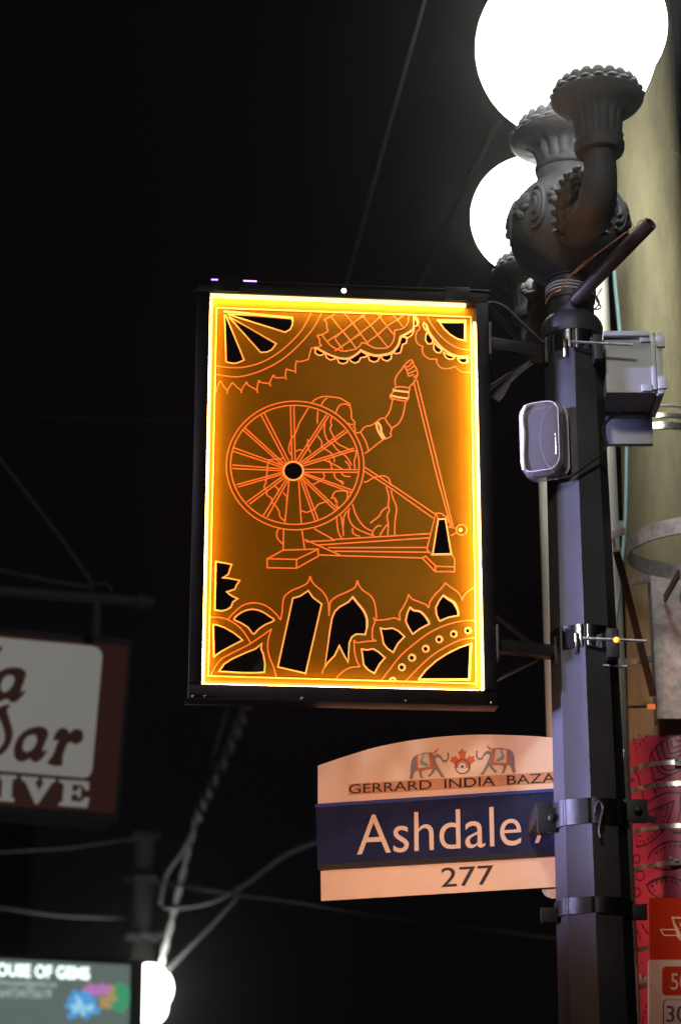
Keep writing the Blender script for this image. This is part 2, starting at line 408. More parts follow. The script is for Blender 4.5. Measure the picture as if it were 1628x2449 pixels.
        for sx in (-1, 1):                    # big scrolled leaf either side of the arm
            pp = smooth([tuple(V(P(t, z)) + e*sx*x_) for t, z, x_ in ((.36, 2.240, .030), (.46, 2.258, .040), (.54, 2.286, .040), (.62, 2.312, .030), (.68, 2.318, .018), (.73, 2.302, .012))], k=4)
            nn = len(pp); m_.tube(pp, [.010 + .014*sin(pi*min(1, .1 + i/(nn-1)*.88)) for i in range(nn)], 12)
            for i in range(1, nn - 3, 2):         # serrated leaf edge
                tg = (V(pp[i+1]) - V(pp[i-1])).normalized(); od = (e*sx*1.0 - V((0, 0, .25)) - ax*.2); od = (od - tg*od.dot(tg)).normalized(); th_ = tg.cross(od)
                m_.blob(V(pp[i]) + od*(.020), (od*.015 + tg*.006, tg*.0105, th_*.009), 10, 8)
                m_.blob(V(pp[i]) + od*.008 + th_*.014*(1 if th_.dot(ax) > 0 else -1), (od*.013, tg*.009, th_*.008), 10, 8)
        for sx, dz in ((-1, .012), (1, .012)):   # curled leaf tips on top of the elbow
            for j in range(4):
                m_.blob(V(P(.62 + .07*j, 2.255 - .006*j)) + e*sx*(.012 + .004*j) * (1 if True else 0), (ax*.017, e*.012, u*.012), 10, 8)
        m_.build('leaf_socket', M['iron'], a)
    arm(BX, BY, 1); arm(CX_, CY_, -1)
    cup('cup', BX, BY, zr, 1, CAMZ + 2.293, .0525, .1025, .089, .030, 21)
    cup('cup', CX_, CY_, zr, 1, CAMZ + 2.293, .0525, .1025, .089, .030, 21)
    def globe(x, y, z, r):
        b = bmesh.new(); bmesh.ops.create_uvsphere(b, u_segments=64, v_segments=40, radius=r)
        mm = MB(); mm.add(b, Matrix.Translation((x, y, CAMZ + z))); mm.build('globe', M['globe'], root, sharp=180)
    globe(PX + .011, PY, 2.828, .222)
    globe(BX + .006, BY, 2.612, .157)
    globe(CX_ + .002, CY_, 2.593, .158)
    return root
lamp = make_lamp()
far = copy_tree(lamp)
# the far lamp down the street, seen past the edge of the lit shop sign
fa = atY(357, 2364, 16.2)
far.scale = (.8,)*3; far.rotation_euler = (0, 0, R(5))
far.location = (fa.x - .012, fa.y, fa.z - (4.428 - GZ) * .8)
far_glass = glow('far_globe_glass', (1.0, 1.0, .95), 9.0)
for c in children(far):
    if c.name.startswith('globe'): c.data = c.data.copy(); c.data.materials[0] = far_glass
tag(far, 'distant globe street lamp partly behind the lit grey shop sign', 'street lamp', 'globe street lamps')

# ================================================================== edge-lit banner sign
PL = Plane(atD(817, 1186, 4.9), 5.3)
K = 3.92
TILE = {'A': (460, 670), 'B': (800, 670), 'C': (460, 1150), 'D': (800, 1150)}
def parse(line):
    h, *nums = line.split(); nums = list(map(float, nums)); ox, oy = TILE[h[0]]
    p = [PL.uv(ox + nums[i]/K, oy + nums[i+1]/K) for i in range(0, len(nums), 2)]
    k = h[1]; closed = k in 'SL'
    if k in 'sS': p = smooth(p, closed)
    return p, closed, h
HOLES = """
AL 302 335 315 770 350 783 390 788 430 781 485 755 312 335
AL 338 348 640 685 700 681 745 658 785 603
AL 326 325 868 496 915 470 938 425 936 368
AL 1148 645 1150 690 1180 712 1215 710 1240 684 1190 660
AL 1240 686 1255 733 1290 755 1330 748 1350 728 1300 712
BL 22 735 37 780 77 792 115 778 128 738 80 744
BL 135 738 152 770 187 785 225 770 242 735 290 726 302 706 238 668 200 703
BL 308 705 325 760 365 775 402 765 422 722 380 720
BL 428 718 450 753 490 766 526 745 532 696 480 710
BL 548 688 578 697 612 688 625 648 632 610 668 598 676 556 650 540 622 540 596 622
BL 640 530 682 548 722 520 740 478 734 452 712 492 664 520
BL 738 366 770 390 772 428 738 446
BL 978 402 1216 402 1214 574 1150 560 1080 518 1022 464
BL 824 430 834 408 852 424 860 472 846 476
BL 862 490 890 525 918 572 905 604 870 604 848 572 850 532
BL 926 592 965 632 1002 660 986 688 950 684 926 655
BL 1012 682 1060 706 1122 726 1105 746 1070 750 1036 730
BL 1148 742 1236 734 1236 778 1200 788 1166 770
DL 967 366 1034 363 1090 690 915 694
CL 220 762 300 775 370 790 350 840 338 882 285 915 340 918 444 940 415 980 398 1022 322 1046 370 1085 425 1110 380 1140 362 1190 320 1215 270 1226 210 1216
CS 390 1302 450 1245 520 1215 590 1212 660 1235 720 1275 765 1313 680 1355 620 1396 572 1440 520 1380 450 1335
CL 196 1352 240 1358 300 1380 380 1425 440 1470 470 1500 380 1545 270 1605 202 1655
CL 650 1532 590 1580 490 1620 380 1670 300 1720 250 1790 450 1804 600 1805 674 1800 680 1720 665 1630 642 1580
CL 940 1106 1010 1085 1085 1035 1130 1100 1210 1160 1060 1810 800 1750
DL 168 1092 130 1140 40 1190 0 1230 -25 1290 -45 1400 -92 1750 -70 1715 0 1640 42 1550 80 1630 124 1705 135 1525 160 1468 200 1442 285 1446 300 1380 298 1300 270 1220 215 1158
DL 250 1582 300 1590 360 1580 410 1610 470 1664 420 1720 370 1810 310 1776 270 1730 260 1650
DL 427 1386 470 1395 540 1385 592 1410 652 1465 590 1530 545 1614 490 1575 455 1530 443 1460
DL 702 1192 740 1220 800 1230 850 1282 885 1345 800 1390 728 1442 690 1380 662 1320 677 1250
DL 1012 1082 1050 1110 1110 1150 1150 1220 1155 1268 1060 1286 980 1320 950 1260 945 1190 975 1130
DL 1268 1532 1254 1864 785 1864 850 1780 950 1690 1060 1620 1160 1570
"""
ROUND = [(1246, 1409, 24), (1113, 1441, 24), (977, 1491, 25), (851, 1579, 25), (722, 1663, 26), (627, 1753, 26)]
LINES = """
As 1112 312 1040 450 940 570 800 690 650 775 490 820 350 825 225 808
As 1210 315 1130 460 1010 600 860 735 700 830 540 890 400 912 225 890
As 225 1062 235 1010 265 945
As 265 945 295 1000 322 1035 328 1068
As 326 1045 340 1020 375 965
As 375 965 420 1010 452 1035 462 1066
As 460 1045 475 1010 510 958
As 510 958 525 990 600 1035 612 1066
As 605 1040 610 1000 622 942
As 622 942 645 965 715 975 735 1002
As 722 985 735 940 762 892
As 762 892 780 920 865 920 880 940
As 872 925 872 880 882 835
As 882 835 905 848 960 862 970 880
As 965 862 965 810 975 762
As 975 762 1005 770 1085 750
As 1085 750 1100 690 1115 640
As 1115 640 1135 640 1160 632
As 1335 320 1300 345 1235 375
As 1235 375 1255 410 1260 455 1272 485
As 1272 485 1215 515 1165 525
As 1165 525 1190 560 1192 600 1212 615
As 1212 615 1170 640
As 1210 515 1250 570 1310 630 1400 670 1470 665 1530 650 1568 620 1583 590
Bs 250 590 300 605 370 640 440 645 500 635 545 580 558 520 560 475
Bs 560 475 600 470 650 450 685 400 692 345
Al 1295 345 1400 478 1530 640
Al 1425 320 1500 410 1575 510 1640 600
Al 1262 580 1410 483 1500 408 1620 330
Al 1365 650 1480 570 1568 515
Bl 90 320 170 408 235 500 320 620
Bl 250 330 335 430 400 515 495 635
Bl 400 325 480 430 555 520
Bl 545 335 585 378 645 455
Bl 0 548 75 485 170 408 270 335
Bl 0 670 150 570 240 500 335 430 440 335
Bl 290 600 405 515 500 430 590 375 640 340
Bl 0 400 75 485 145 570 195 640
Bl 0 555 75 655
Bs 740 350 775 365 785 430 800 455
Bs 800 460 765 495 758 560 780 605 828 630
Bs 826 630 818 665 840 715 890 745 958 745
Bs 957 745 955 780 990 825 1050 835 1100 825 1125 812
Bs 1125 812 1150 840 1200 868 1268 870
Bs 865 352 910 430 990 530 1080 605 1180 650 1265 660
As 1115 1160 1150 1125 1220 1098 1300 1100 1380 1112 1430 1140 1475 1165
As 1475 1165 1470 1182 1440 1168 1400 1170 1370 1190 1350 1230 1335 1260
As 1260 1110 1220 1150 1205 1190
As 1470 1180 1487 1230 1490 1300 1515 1330 1520 1360 1510 1385 1525 1400 1515 1440
Bs 122 1345 150 1360 175 1352
As 1310 1280 1295 1330 1302 1370 1288 1400 1320 1470 1350 1530 1420 1570 1490 1600
As 1240 1350 1235 1420 1260 1500 1310 1540 1360 1600 1440 1660 1490 1740
As 1175 1230 1170 1300 1170 1350
As 1085 1205 1040 1280 1000 1350 965 1440 930 1490 905 1560 905 1610 930 1650
As 1170 1465 1210 1520 1215 1570 1290 1620 1320 1660 1330 1710
As 1080 1495 1085 1580 1110 1625
As 970 1610 1010 1595 1030 1612
As 1230 1690 1300 1720 1400 1775
As 1280 1690 1300 1740 1302 1775
As 1430 1700 1465 1740 1475 1775
As 1530 1600 1530 1650 1515 1700 1520 1770
As 1325 1810 1340 1860 1410 1912
As 1395 1810 1420 1840 1480 1848
As 1220 1805 1235 1850 1190 1890 1130 1920
As 860 1672 790 1685 730 1690 710 1720 700 1780 695 1870 682 1882 690 1900 672 1945 695 1982 700 2021 740 2051 745 2091 780 2121 810 2171 820 2221 860 2261
Cs 770 55 800 80 800 120 785 140
Cs 850 115 885 160 880 190
Cs 1020 285 1070 300 1110 285 1150 265 1180 225 1240 205 1270 195
Cs 1300 175 1320 130 1350 102 1440 105 1450 150 1445 190
Cl 1310 150 1340 190 1330 160 1360 210 1335 190 1355 235 1345 225 1370 262
Cs 1380 0 1410 20 1405 42
Cs 1350 345 1365 480 1400 545
Cs 1390 330 1405 420 1415 522
Cs 1450 285 1420 340 1410 440
Ds 135 260 130 350 190 445 365 522
Ds 165 220 200 330 270 430 345 475
Ds 165 450 175 500 235 526
Ds 480 60 505 150 500 240 510 280 490 330 500 420 495 512
Ds 490 250 440 290 415 335 330 402
Ds 525 90 545 170 577 260 562 400 560 515
Ds 365 522 353 485 400 428 436 432
Ds 490 415 455 460 420 520
Bs 270 1895 300 1895 360 1860 440 1840 500 1860 520 1910 520 1930
Bs 195 1440 240 1430 265 1395 300 1375 340 1368 385 1340
Bs 240 1430 290 1520 315 1605
Bs 280 1630 320 1605 380 1555 455 1500
Bs 385 1340 420 1310 450 1300 475 1310 490 1340 530 1395 522 1440 525 1470 475 1495
Bs 475 1295 515 1230 540 1130
Bs 530 1395 600 1345 640 1260 660 1150
Bs 565 1012 620 1005 702 1018
Bs 570 1000 563 950 580 900 620 850 655 800 700 760 725 760 740 800 765 840 775 890 755 935 735 970 695 1010
Bs 652 815 690 815 728 770
Bs 655 818 680 870 690 905 740 890
Bs 672 852 705 840 742 808
Bs 690 880 730 865 768 845
Bs 735 920 770 895
Bs 568 1015 545 1030 545 1055 520 1085 520 1110 545 1132
Bs 705 1018 692 1060 690 1110 660 1148
Bs 525 1112 590 1130 670 1142
Bl 740 970 985 1962
Bl 768 940 1020 1962
Dl 966 0 1085 430
Dl 1000 0 1105 432
Bl 280 1760 585 1960
Bl 275 1795 530 1960
Dl 585 78 940 318
Dl 530 78 920 355
Dl 945 310 995 310 1045 348
DL 945 310 865 630 865 652 905 700 915 694 967 366 945 310
Dl 905 702 1100 702 1120 742 1120 856 938 856 815 726 850 712 945 806 1120 812
Dl 942 806 940 856
Dl 1034 362 1048 345 1058 400
Dl 1062 435 1132 450
Dl 1085 520 1140 490
Dl 0 555 895 500
Dl 0 597 888 540
Dl 0 632 863 630
Dl 0 665 885 675
Dl 0 706 815 728
Cl 1062 577 1335 562
Cl 1160 607 1335 598
Cl 1270 632 1335 632
Cl 1325 666 1335 666
Cl 1185 700 1335 705
Cl 1050 555 1390 705
Cl 1140 455 1332 562
CL 700 737 850 655 1177 645 1177 712 975 825 700 820
Cl 700 735 975 742 1175 648
Cl 975 742 975 825
Cs 815 450 790 490 800 550 850 600
Cl 905 0 865 410
Cl 995 0 1020 410
Cl 855 462 850 652
Cl 1025 467 1050 642
Ds 430 1880 500 1790 620 1640 760 1520 900 1420 1060 1350 1200 1318 1305 1315
Ds 665 1880 760 1780 900 1650 1040 1560 1180 1495 1305 1478
Ds 390 1505 352 1480 355 1380 375 1330 363 1288
Ds 363 1288 390 1310 480 1305 560 1292 612 1312
Ds 612 1312 605 1250 640 1190 675 1120 690 1068
Ds 690 1068 720 1110 790 1140 850 1165 878 1197
Ds 878 1197 890 1140 940 1070 1000 1010 1032 962
Ds 1032 962 1080 1000 1140 1040 1180 1090 1188 1128
Ds 1188 1128 1215 1070 1260 1030 1300 1008
Ds 390 1505 300 1510 210 1522 180 1498
Ds 180 1498 185 1600 205 1690 237 1747
Ds 237 1747 150 1755 80 1790 20 1850 40 1880
Cs 825 1310 840 1240 845 1170 860 1095 920 1040 1000 1005 1060 975 1085 950 1102 898
Cs 1102 898 1120 950 1160 995 1215 1040 1260 1110 1275 1180 1278 1272
Cs 1278 1272 1285 1180 1300 1130 1360 1085 1440 1050 1500 1020 1530 990 1543 938
Ds 210 938 225 980 260 1030 320 1070 360 1120 380 1190 390 1295
Cs 825 1310 780 1250 710 1190 640 1158 560 1150 480 1170 410 1220 330 1305
Cs 170 1285 250 1285 340 1310 420 1360 480 1420 545 1522
Cs 175 1825 220 1740 280 1670 380 1615 520 1545 620 1480 742 1393
Cs 742 1393 715 1470 705 1560 720 1650 760 1750 785 1842
Cs 1215 1815 1222 1780 1240 1750
"""
BOLD = """
As 1150 637 1230 682 1320 722 1400 742 1480 737 1568 680
Bs 235 660 300 690 380 712 460 705 530 685 590 620 615 535
Bs 615 535 660 515 710 485 742 455
Bl 300 316 300 316
Al 295 300 935 358 940 400
Bl 955 385 1222 388 1220 582
Bs 855 420 880 490 930 560 1000 640 1090 700 1180 725 1245 722
Bl 1242 725 1240 782
Bs 735 345 775 380 775 425
Ds 1012 1078 1060 1110 1120 1150 1150 1220 1157 1262
Ds 702 1190 740 1220 800 1232 850 1282 883 1335
Ds 168 1095 215 1155 270 1225 300 1300 302 1380
Dl 1272 1525 1258 1870 780 1868
Bs 540 1040 610 1048 695 1058
Bs 520 1088 600 1106 682 1116
Bs 400 1335 430 1385 435 1430 470 1497
Bs 385 1345 405 1420 452 1497
"""
def ell(cx, cy, rx, ry, n=72):
    return [PL.uv(cx + rx*cos(2*pi*k/n), cy + ry*sin(2*pi*k/n)) for k in range(n)]
sign = thing('illuminated_banner_sign', 'edge lit amber acrylic banner with a spinning wheel drawing in a black frame', 'illuminated sign', tuple(PL.w(0, -.46)))
c4 = [PL.uv(500.8, 713.4), PL.uv(1132.9, 735.8), PL.uv(1152, 1657.7), PL.uv(483, 1638.5)]
UL, UR = (c4[0][0] + c4[3][0])/2, (c4[1][0] + c4[2][0])/2
VT, VB = (c4[0][1] + c4[1][1])/2, (c4[2][1] + c4[3][1])/2
holes = [parse(l) for l in HOLES.strip().split('\n')]
hub = ell(701, 1128, 22, 20.5, 40)
rounds = [ell(800 + x/K, 1150 + y/K, r/K, r/K, 20) for x, y, r in ROUND]
hp = [h[0] for h in holes] + [hub] + rounds
MB().prism([[(UL, VB), (UR, VB), (UR, VT), (UL, VT)]] + hp, PL.w, -.003, .003).build('panel', M['acrylic'], sign, smooth_=False)
eg, ce = MB(), MB(); hh = .0036
def nh():
    global hh; hh += 6e-6; return hh
LW = .0031
for l in LINES.strip().split('\n'):
    p, cl, h = parse(l); eg.ribbon(p, LW, PL.w, nh(), cl)
for h in holes: ce.ribbon(h[0], LW*1.05, PL.w, nh(), True)
for l in BOLD.strip().split('\n'):
    p, cl, h = parse(l); ce.ribbon(p, LW*1.5, PL.w, nh(), cl)
for rx, ry in ((164, 153.7), (153.3, 142.3)):
    eg.ribbon(ell(705.2 if rx > 160 else 704.6, 1115 if rx > 160 else 1113.5, rx, ry, 120), LW, PL.w, nh(), True)
SP = """918 1185 932 1700 950 1185 962 1700
640 1265 880 1720 672 1250 905 1708
470 1408 850 1745 495 1395 870 1735
393 1580 858 1748 385 1612 858 1768
375 1740 858 1776 375 1772 858 1794
410 1925 860 1803 430 1945 865 1820
510 2087 870 1828 535 2107 882 1846
665 2212 890 1852 700 2227 905 1868
1010 1870 1150 2267 1030 1860 1180 2262
1015 1858 1340 2167 1035 1846 1365 2157
1035 1828 1490 2000 1040 1815 1500 1977
1040 1780 1545 1783 1040 1808 1545 1808
1036 1750 1522 1602 1034 1728 1515 1582
1010 1720 1425 1415 1025 1735 1445 1430
975 1700 1255 1268 1000 1712 1275 1282"""
for l in SP.split('\n'):
    q = list(map(float, l.split()))
    for i in (0, 4):
        eg.ribbon([PL.uv(460 + q[i]/K, 670 + q[i+1]/K), PL.uv(460 + q[i+2]/K, 670 + q[i+3]/K)], LW, PL.w, nh())
ce.ribbon(ell(701, 1128, 23.5, 22, 48), LW*1.3, PL.w, nh(), True)
for x, y, r in ROUND:
    ce.ribbon(ell(800 + x/K, 1150 + y/K, (r+4)/K, (r+4)/K, 24), LW*1.1, PL.w, nh(), True)
    ce.ribbon([PL.uv(800 + (x + (r-1)*cos(a))/K, 1150 + (y + (r-1)*sin(a))/K) for a in [R(-110 + 16*i) for i in range(11)]], LW*1.3, PL.w, nh())
ce.ribbon([PL.uv(800 + (540 + 27*cos(a))/K, 1150 + (1880 + 27*sin(a))/K) for a in [R(180 + 15*i) for i in range(13)]], LW*1.4, PL.w, nh())
eg.ribbon(ell(800 + 1185/K, 1150 + 466/K, 12.5, 12.5, 30), LW*1.1, PL.w, nh(), True)
ce.ribbon(ell(800 + 1176/K, 1150 + 466/K, 2.6, 2.6, 14), .0042, PL.w, nh(), True)
inner = [PL.uv(518.2, 738.4), PL.uv(1124.5, 759.8), PL.uv(1137.5, 1636), PL.uv(498.3, 1618.1)]
ce.ribbon(inner, LW*1.0, PL.w, nh(), True)
eg.build('engraved_drawing', M['engrave'], sign, smooth_=False, normals=False)
ce.build('lit_cut_edges', M['cut_edge'], sign, smooth_=False, normals=False)
# LED strips round the panel: a sloping row of light under a narrow diffuser lip, turned in towards the sheet
def strip(a, b, n, t, h, led, front):
    a, b, n = V(a), V(b), V(n)
    m = MB(); q = [(a, .0035), (b, .0035), (b + n*t*.92, h), (a + n*t*.92, h)]
    m.face([m.v(PL.w(p.x, p.y, z)) for p, z in q])
    st_ = m.build('led_strip', led, sign, smooth_=False, normals=False)
    MB().prism([[tuple(a), tuple(b), tuple(b + n*t), tuple(a + n*t)]], PL.w, h + .0003, h + .0022).build('diffuser_lip', front, st_, smooth_=False)
strip((UL + .001, VT - .0006), (UR - .022, VT - .0006), (0, -1), .0085, .022, M['led'], M['lip'])
strip((UR - .0006, VB + .001), (UR - .0006, VT - .046), (-1, 0), .0065, .024, M['led'], M['lip'])
strip((UL + .0006, VB + .001), (UL + .0006, VT - .012), (1, 0), .0060, .022, M['led_b'], M['lip'])
strip((UL + .008, VB + .0006), (UR - .010, VB + .0006), (0, 1), .0050, .018, M['led_b'], M['lip_b'])
# frame: four bars butted at the corners
fr = MB(); fu0, fu1, fv0, fv1 = UL - .0285, UR + .0285, VB - .031, VT + .027; D0, D1 = -.030, .020
def fbar(u0, u1, v0, v1, d0=D0, d1=D1):
    c = PL.w((u0+u1)/2, (v0+v1)/2, (d0+d1)/2); rot = Matrix((PL.e, -PL.n, PL.z)).transposed()
    fr.box(c, (u1-u0, d1-d0, v1-v0), rot, .0025)
fbar(fu0, fu1, VT + .0004, fv1, D0, .031); fbar(fu0, fu1, fv0, VB - .0004)
fbar(fu0, UL - .0004, VB, VT, D0, .031); fbar(UR + .0004, fu1, VB, VT, D0, .031)
fbar(fu0 - .012, fu1 + .004, fv1 + .0005, fv1 + .0045, -.034, .036); fbar(fu0 - .006, fu1 + .004, fv0 - .004, fv0 - .0005, -.034, .024)
fr.build('frame', M['frame'], sign)
cl = MB()
for u0, u1 in ((fu0 + .034, fu0 + .094), (fu1 - .10, fu1 - .042)):
    c = PL.w((u0+u1)/2, fv1 - .008, .0338); cl.box(c, (u1-u0, .005, .034), Matrix((PL.e, -PL.n, PL.z)).transposed(), .001)
build_each(cl, 'clip', M['frame'], sign)
sc = MB()
for u in (fu0 + .01, fu0 + .036, fu0 + .245, fu1 - .20, fu1 - .012):
    sc.blob(PL.w(u, fv0 + .003, .0215), (PL.e*.003, PL.n*.002, PL.z*.003), 10, 6)
build_each(sc, 'screw', M['steel'], sign)
u, v = PL.uv(819, 709); MB().blob(PL.w(u, v, .032), (PL.e*.0058, PL.n*.004, PL.z*.0058), 16, 10).build('pilot_light', M['led_w'], sign)
vl = MB()
for x0, x1, y in ((504, 520, 687), (580, 612, 690)):
    a, b = PL.uv(x0, y), PL.uv(x1, y); vl.box(PL.w((a[0]+b[0])/2, fv1 + .0025, .0368), (b[0]-a[0], .002, .003), Matrix((PL.e, -PL.n, PL.z)).transposed())
for x, y in ((1135.5, 972), (1144, 1358)):
    a = PL.uv(x, y); vl.box(PL.w(a[0], a[1], .0316), (.003, .002, .018), Matrix((PL.e, -PL.n, PL.z)).transposed())
build_each(vl, 'violet_glint', M['glint_v'], sign)  # violet glints on the frame, painted in as small glowing bars
# bracket arms to the lamp post
def bracket(y0, yl, h):
    z = zY(y0, 4.68); x0 = PL.w(fu1, 0).x; ya = PL.w(fu1, 0).y
    a = V((x0 + .002, ya, z)); b = V((PX - .062, PY - .005, z - .004))
    m_ = MB().beam(a, b, .03, h, bev=.003)
    m_.beam(V((x0 + .003, ya - .02, z)), V((x0 + .009, ya - .02, z)), .045, h + .05)
    m_.beam(b + V((-.006, 0, 0)), b + V((.002, 0, 0)), .05, h + .035)
    m_.build('bracket_arm', M['black'], sign)
    br = MB()
    br.beam(V((x0 + .004, ya + .01, z + yl)), V((PX - .10, PY + .02, z + .012)), .004, .030, up=(0, 1, 0))
    br.beam(V((x0 + .004, ya + .01, z - yl)), V((PX - .10, PY + .02, z - .012)), .004, .026, up=(0, 1, 0))
    build_each(br, 'brace', M['black'], sign)
    return z
z1 = bracket(836, .105, .030)
z2 = bracket(1553, .075, .028)
zz2 = 0
def wrap_band(y0, y1, r_add, name, m, parent, seg=None, thick=.0025):
    za, zb_ = pz(y0), pz(y1); n = 8
    wv = lambda z: .0675 + (pz(900) - z) * (.083 - .0675) / (pz(900) - pz(2449))
    mb = MB(); a0 = R(-117 - 22.5)
    pf = [(zb_, 0), (zb_, r_add), (za, r_add), (za, 0)]
    b = bmesh.new(); rg = []
    for z, ra in pf:
        rg.append([b.verts.new((PX + (wv(z) + ra)*cos(a0 + k*pi/4), PY + (wv(z) + ra)*sin(a0 + k*pi/4), z)) for k in range(8)])
    for p, q in zip(rg, rg[1:]):
        for k in range(8): b.faces.new([p[k], p[(k+1) % 8], q[(k+1) % 8], q[k]])
    ve = [e for e in b.edges if abs(e.verts[0].co.z - e.verts[1].co.z) > .005]
    bmesh.ops.bevel(b, geom=ve, offset=.008, segments=4, affect='EDGES')
    mb.add(b); return mb.build(name, m, parent, sharp=50)
wrap_band(808, 858, .004, 'steel_band', M['steel'], sign)
wrap_band(1514, 1568, .004, 'steel_band', M['steel'], sign)
rd = MB()
rd.tube([atY(1365, 817, 4.605), atY(1512, 825, 4.60)], .0034, 10)
rd.tube([atY(1392, 1526, 4.60), atY(1545, 1533, 4.60)], .0034, 10)
rd.tube([atY(1440, 1592, 4.64), atY(1499, 1594, 4.64)], .0034, 10)
build_each(rd, 'threaded_rod', M['rod'], sign)
cb = MB()
cb.box(atY(1427, 838, 4.625), (.020, .05, .062), bev=.003); cb.box(atY(1462, 1545, 4.632), (.026, .06, .066), bev=.003)
build_each(cb, 'clamp_block', M['black'], sign)
lug = MB()
lug.box(atY(1352, 834, 4.612), (.012, .012, .045), bev=.003); lug.box(atY(1379, 1540, 4.606), (.011, .012, .048), bev=.003)
build_each(lug, 'band_lug', M['steel'], sign)
cp = atY(1473, 1530, 4.596); MB().blob(cp, (V((.0065, 0, 0)), V((0, .006, 0)), V((0, 0, .0065))), 14, 10).build('glowing_reflector', mat('glowing_reflector', (1, .5, .05), .3, emit=(1, .42, .05), estr=1.6), sign)  # amber reflector, its shine painted in as emission

def cable(name, pts, r, m, label, cat='cable', group=None, k=8, n=8):
    p = smooth([tuple(q) for q in pts], k=k); o = MB().tube(p, r, n).build(name, m, sharp=180)
    return tag(o, label, cat, group)
cable('power_cable', [atY(1160, 727, 4.68), atY(1180, 724, 4.69), atY(1212, 738, 4.70), atY(1250, 775, 4.70), atY(1285, 808, 4.68), atY(1300, 820, 4.66)], .0035, M['rubber'], 'black power cable looping from the banner frame to the post')
# clear plastic scraps hanging under the upper arm
def leafstrip(pts, w0, name, label, drop):
    mb = MB(); a, b = [V(q) for q in pts]; d = (b - a).normalized(); sd = d.cross(V((0, 1, 0))).normalized()
    n = 14; L = (b - a).length; up, lo = [], []
    for i in range(n + 1):
        t = i / n; wv = w0 * (.35 + .65 * max(0, 1 - (t / .45)) ** .6) if t < .45 else w0 * .35
        up.append(a + d*L*t + sd * .004); lo.append(a + d*L*t - sd * wv * (min(1, t / .08) ** .5))
    for th in (0, .003):
        pass
    vs = [[mb.v(p + V((0, th, 0))) for p in seq] for th in (0, .004) for seq in (up, lo)]
    for i in range(n):
        mb.face([vs[0][i], vs[0][i+1], vs[1][i+1], vs[1][i]]); mb.face([vs[2][i+1], vs[2][i], vs[3][i], vs[3][i+1]])
        mb.face([vs[0][i], vs[2][i], vs[2][i+1], vs[0][i+1]]); mb.face([vs[1][i+1], vs[3][i+1], vs[3][i], vs[1][i]])
    o = mb.build(name, M['clear'], sharp=60); tag(o, label, 'plastic cover')
leafstrip((atY(1163, 944, 4.68), atY(1268, 858, 4.70)), .034, 'plastic_flap', 'clear plastic flap hanging slantwise below the upper bracket arm', 1)

# ================================================================== pipe stub with copper wire
pip = thing('pipe_stub', 'short dark open pipe sticking out from the lamp neck', 'pipe', tuple(atY(1372, 715, 4.62)))
pa, pb = atY(1374, 718, 4.64), atY(1555, 533, 4.44)
d = (pb - pa).normalized()
pm = MB(); ring = [(0, .0165), (1, .0165)]
x = d.orthogonal().normalized(); y = d.cross(x); L = (pb - pa).length
pm.lathe(pa, [(.0165, 0), (.0165, L - .001), (.016, L), (.0135, L), (.0135, L - .06)], 32, frame=(x, y, d), cap=False)
pm.lathe(pa, [(.0135, L - .0601), (.0005, L - .06)], 32, frame=(x, y, d), cap=False)
pm.build('tube', M['pipe'], pip, sharp=50)
MB().lathe((PX, PY, 0), [(.0552, pz(727)), (.0575, pz(726)), (.0575, pz(694)), (.0552, pz(693))], 48, cap=False).build('clamp_band', M['pole'], pip)
cw = thing('copper_wire', 'twisted copper wire strung from the lamp neck to the pipe end', 'wire', tuple(atY(1310, 720, 4.63)))
def P(x, y, Y): return atY(x, y, Y)
w1 = smooth([P(1304, 727, 4.63), P(1308, 716, 4.62), P(1318, 703, 4.615), P(1330, 697, 4.61), P(1340, 692, 4.60), P(1352, 673, 4.585), P(1366, 656, 4.57), P(1376, 647, 4.56)], k=5)
w2 = smooth([P(1376, 647, 4.56), P(1400, 625, 4.54), P(1430, 604, 4.52), P(1470, 575, 4.50), P(1496, 556, 4.48)], k=5)
w3 = smooth([P(1496, 556, 4.48), P(1508, 552, 4.475), P(1514, 544, 4.47), P(1522, 541, 4.465), P(1527, 530, 4.46), P(1545, 524, 4.44), P(1554, 521, 4.435)], k=5)
MB().tube(w1, .0017, 6).build('copper_end', M['copper'], cw); MB().tube(w3, .0012, 6).build('copper_end', M['copper'], cw)
MB().tube(w2, .0019, 6).build('sleeved_run', mat('pink_sleeve', (.62, .45, .45), .4), cw)
tw = MB(); A0, B0 = P(1374, 650, 4.555), P(1425, 607, 4.52)
for ph in (0, pi):
    tw.tube([A0.lerp(B0, i/24) + V((0, 0, 1)) * .004 * sin(ph + i*.9) * (1.2 - i/30) + V((0, -1, 0)) * .003 * cos(ph + i*.9) for i in range(25)], .0014, 6)
tw.build('twist', M['copper'], cw)
cd_ = MB()
for yy in (696, 703, 711):
    cd_.tube([(PX + .0585*cos(R(a)), PY + .0585*sin(R(a)), pz(yy) + .004*sin(R(a)*2)) for a in range(-200, 21, 10)], .0022, 6)
cd_.build('cord_wrap', M['cord'], cw)
tag(MB().tube(smooth([P(1419, 700, 4.72), P(1432, 725, 4.72), P(1420, 740, 4.71), P(1436, 735, 4.73), P(1425, 715, 4.73), P(1438, 690, 4.74)], k=6), .002, 6).build('loose_wire', M['cord']), 'frayed pale wire ends hanging right of the lamp neck', 'wire')

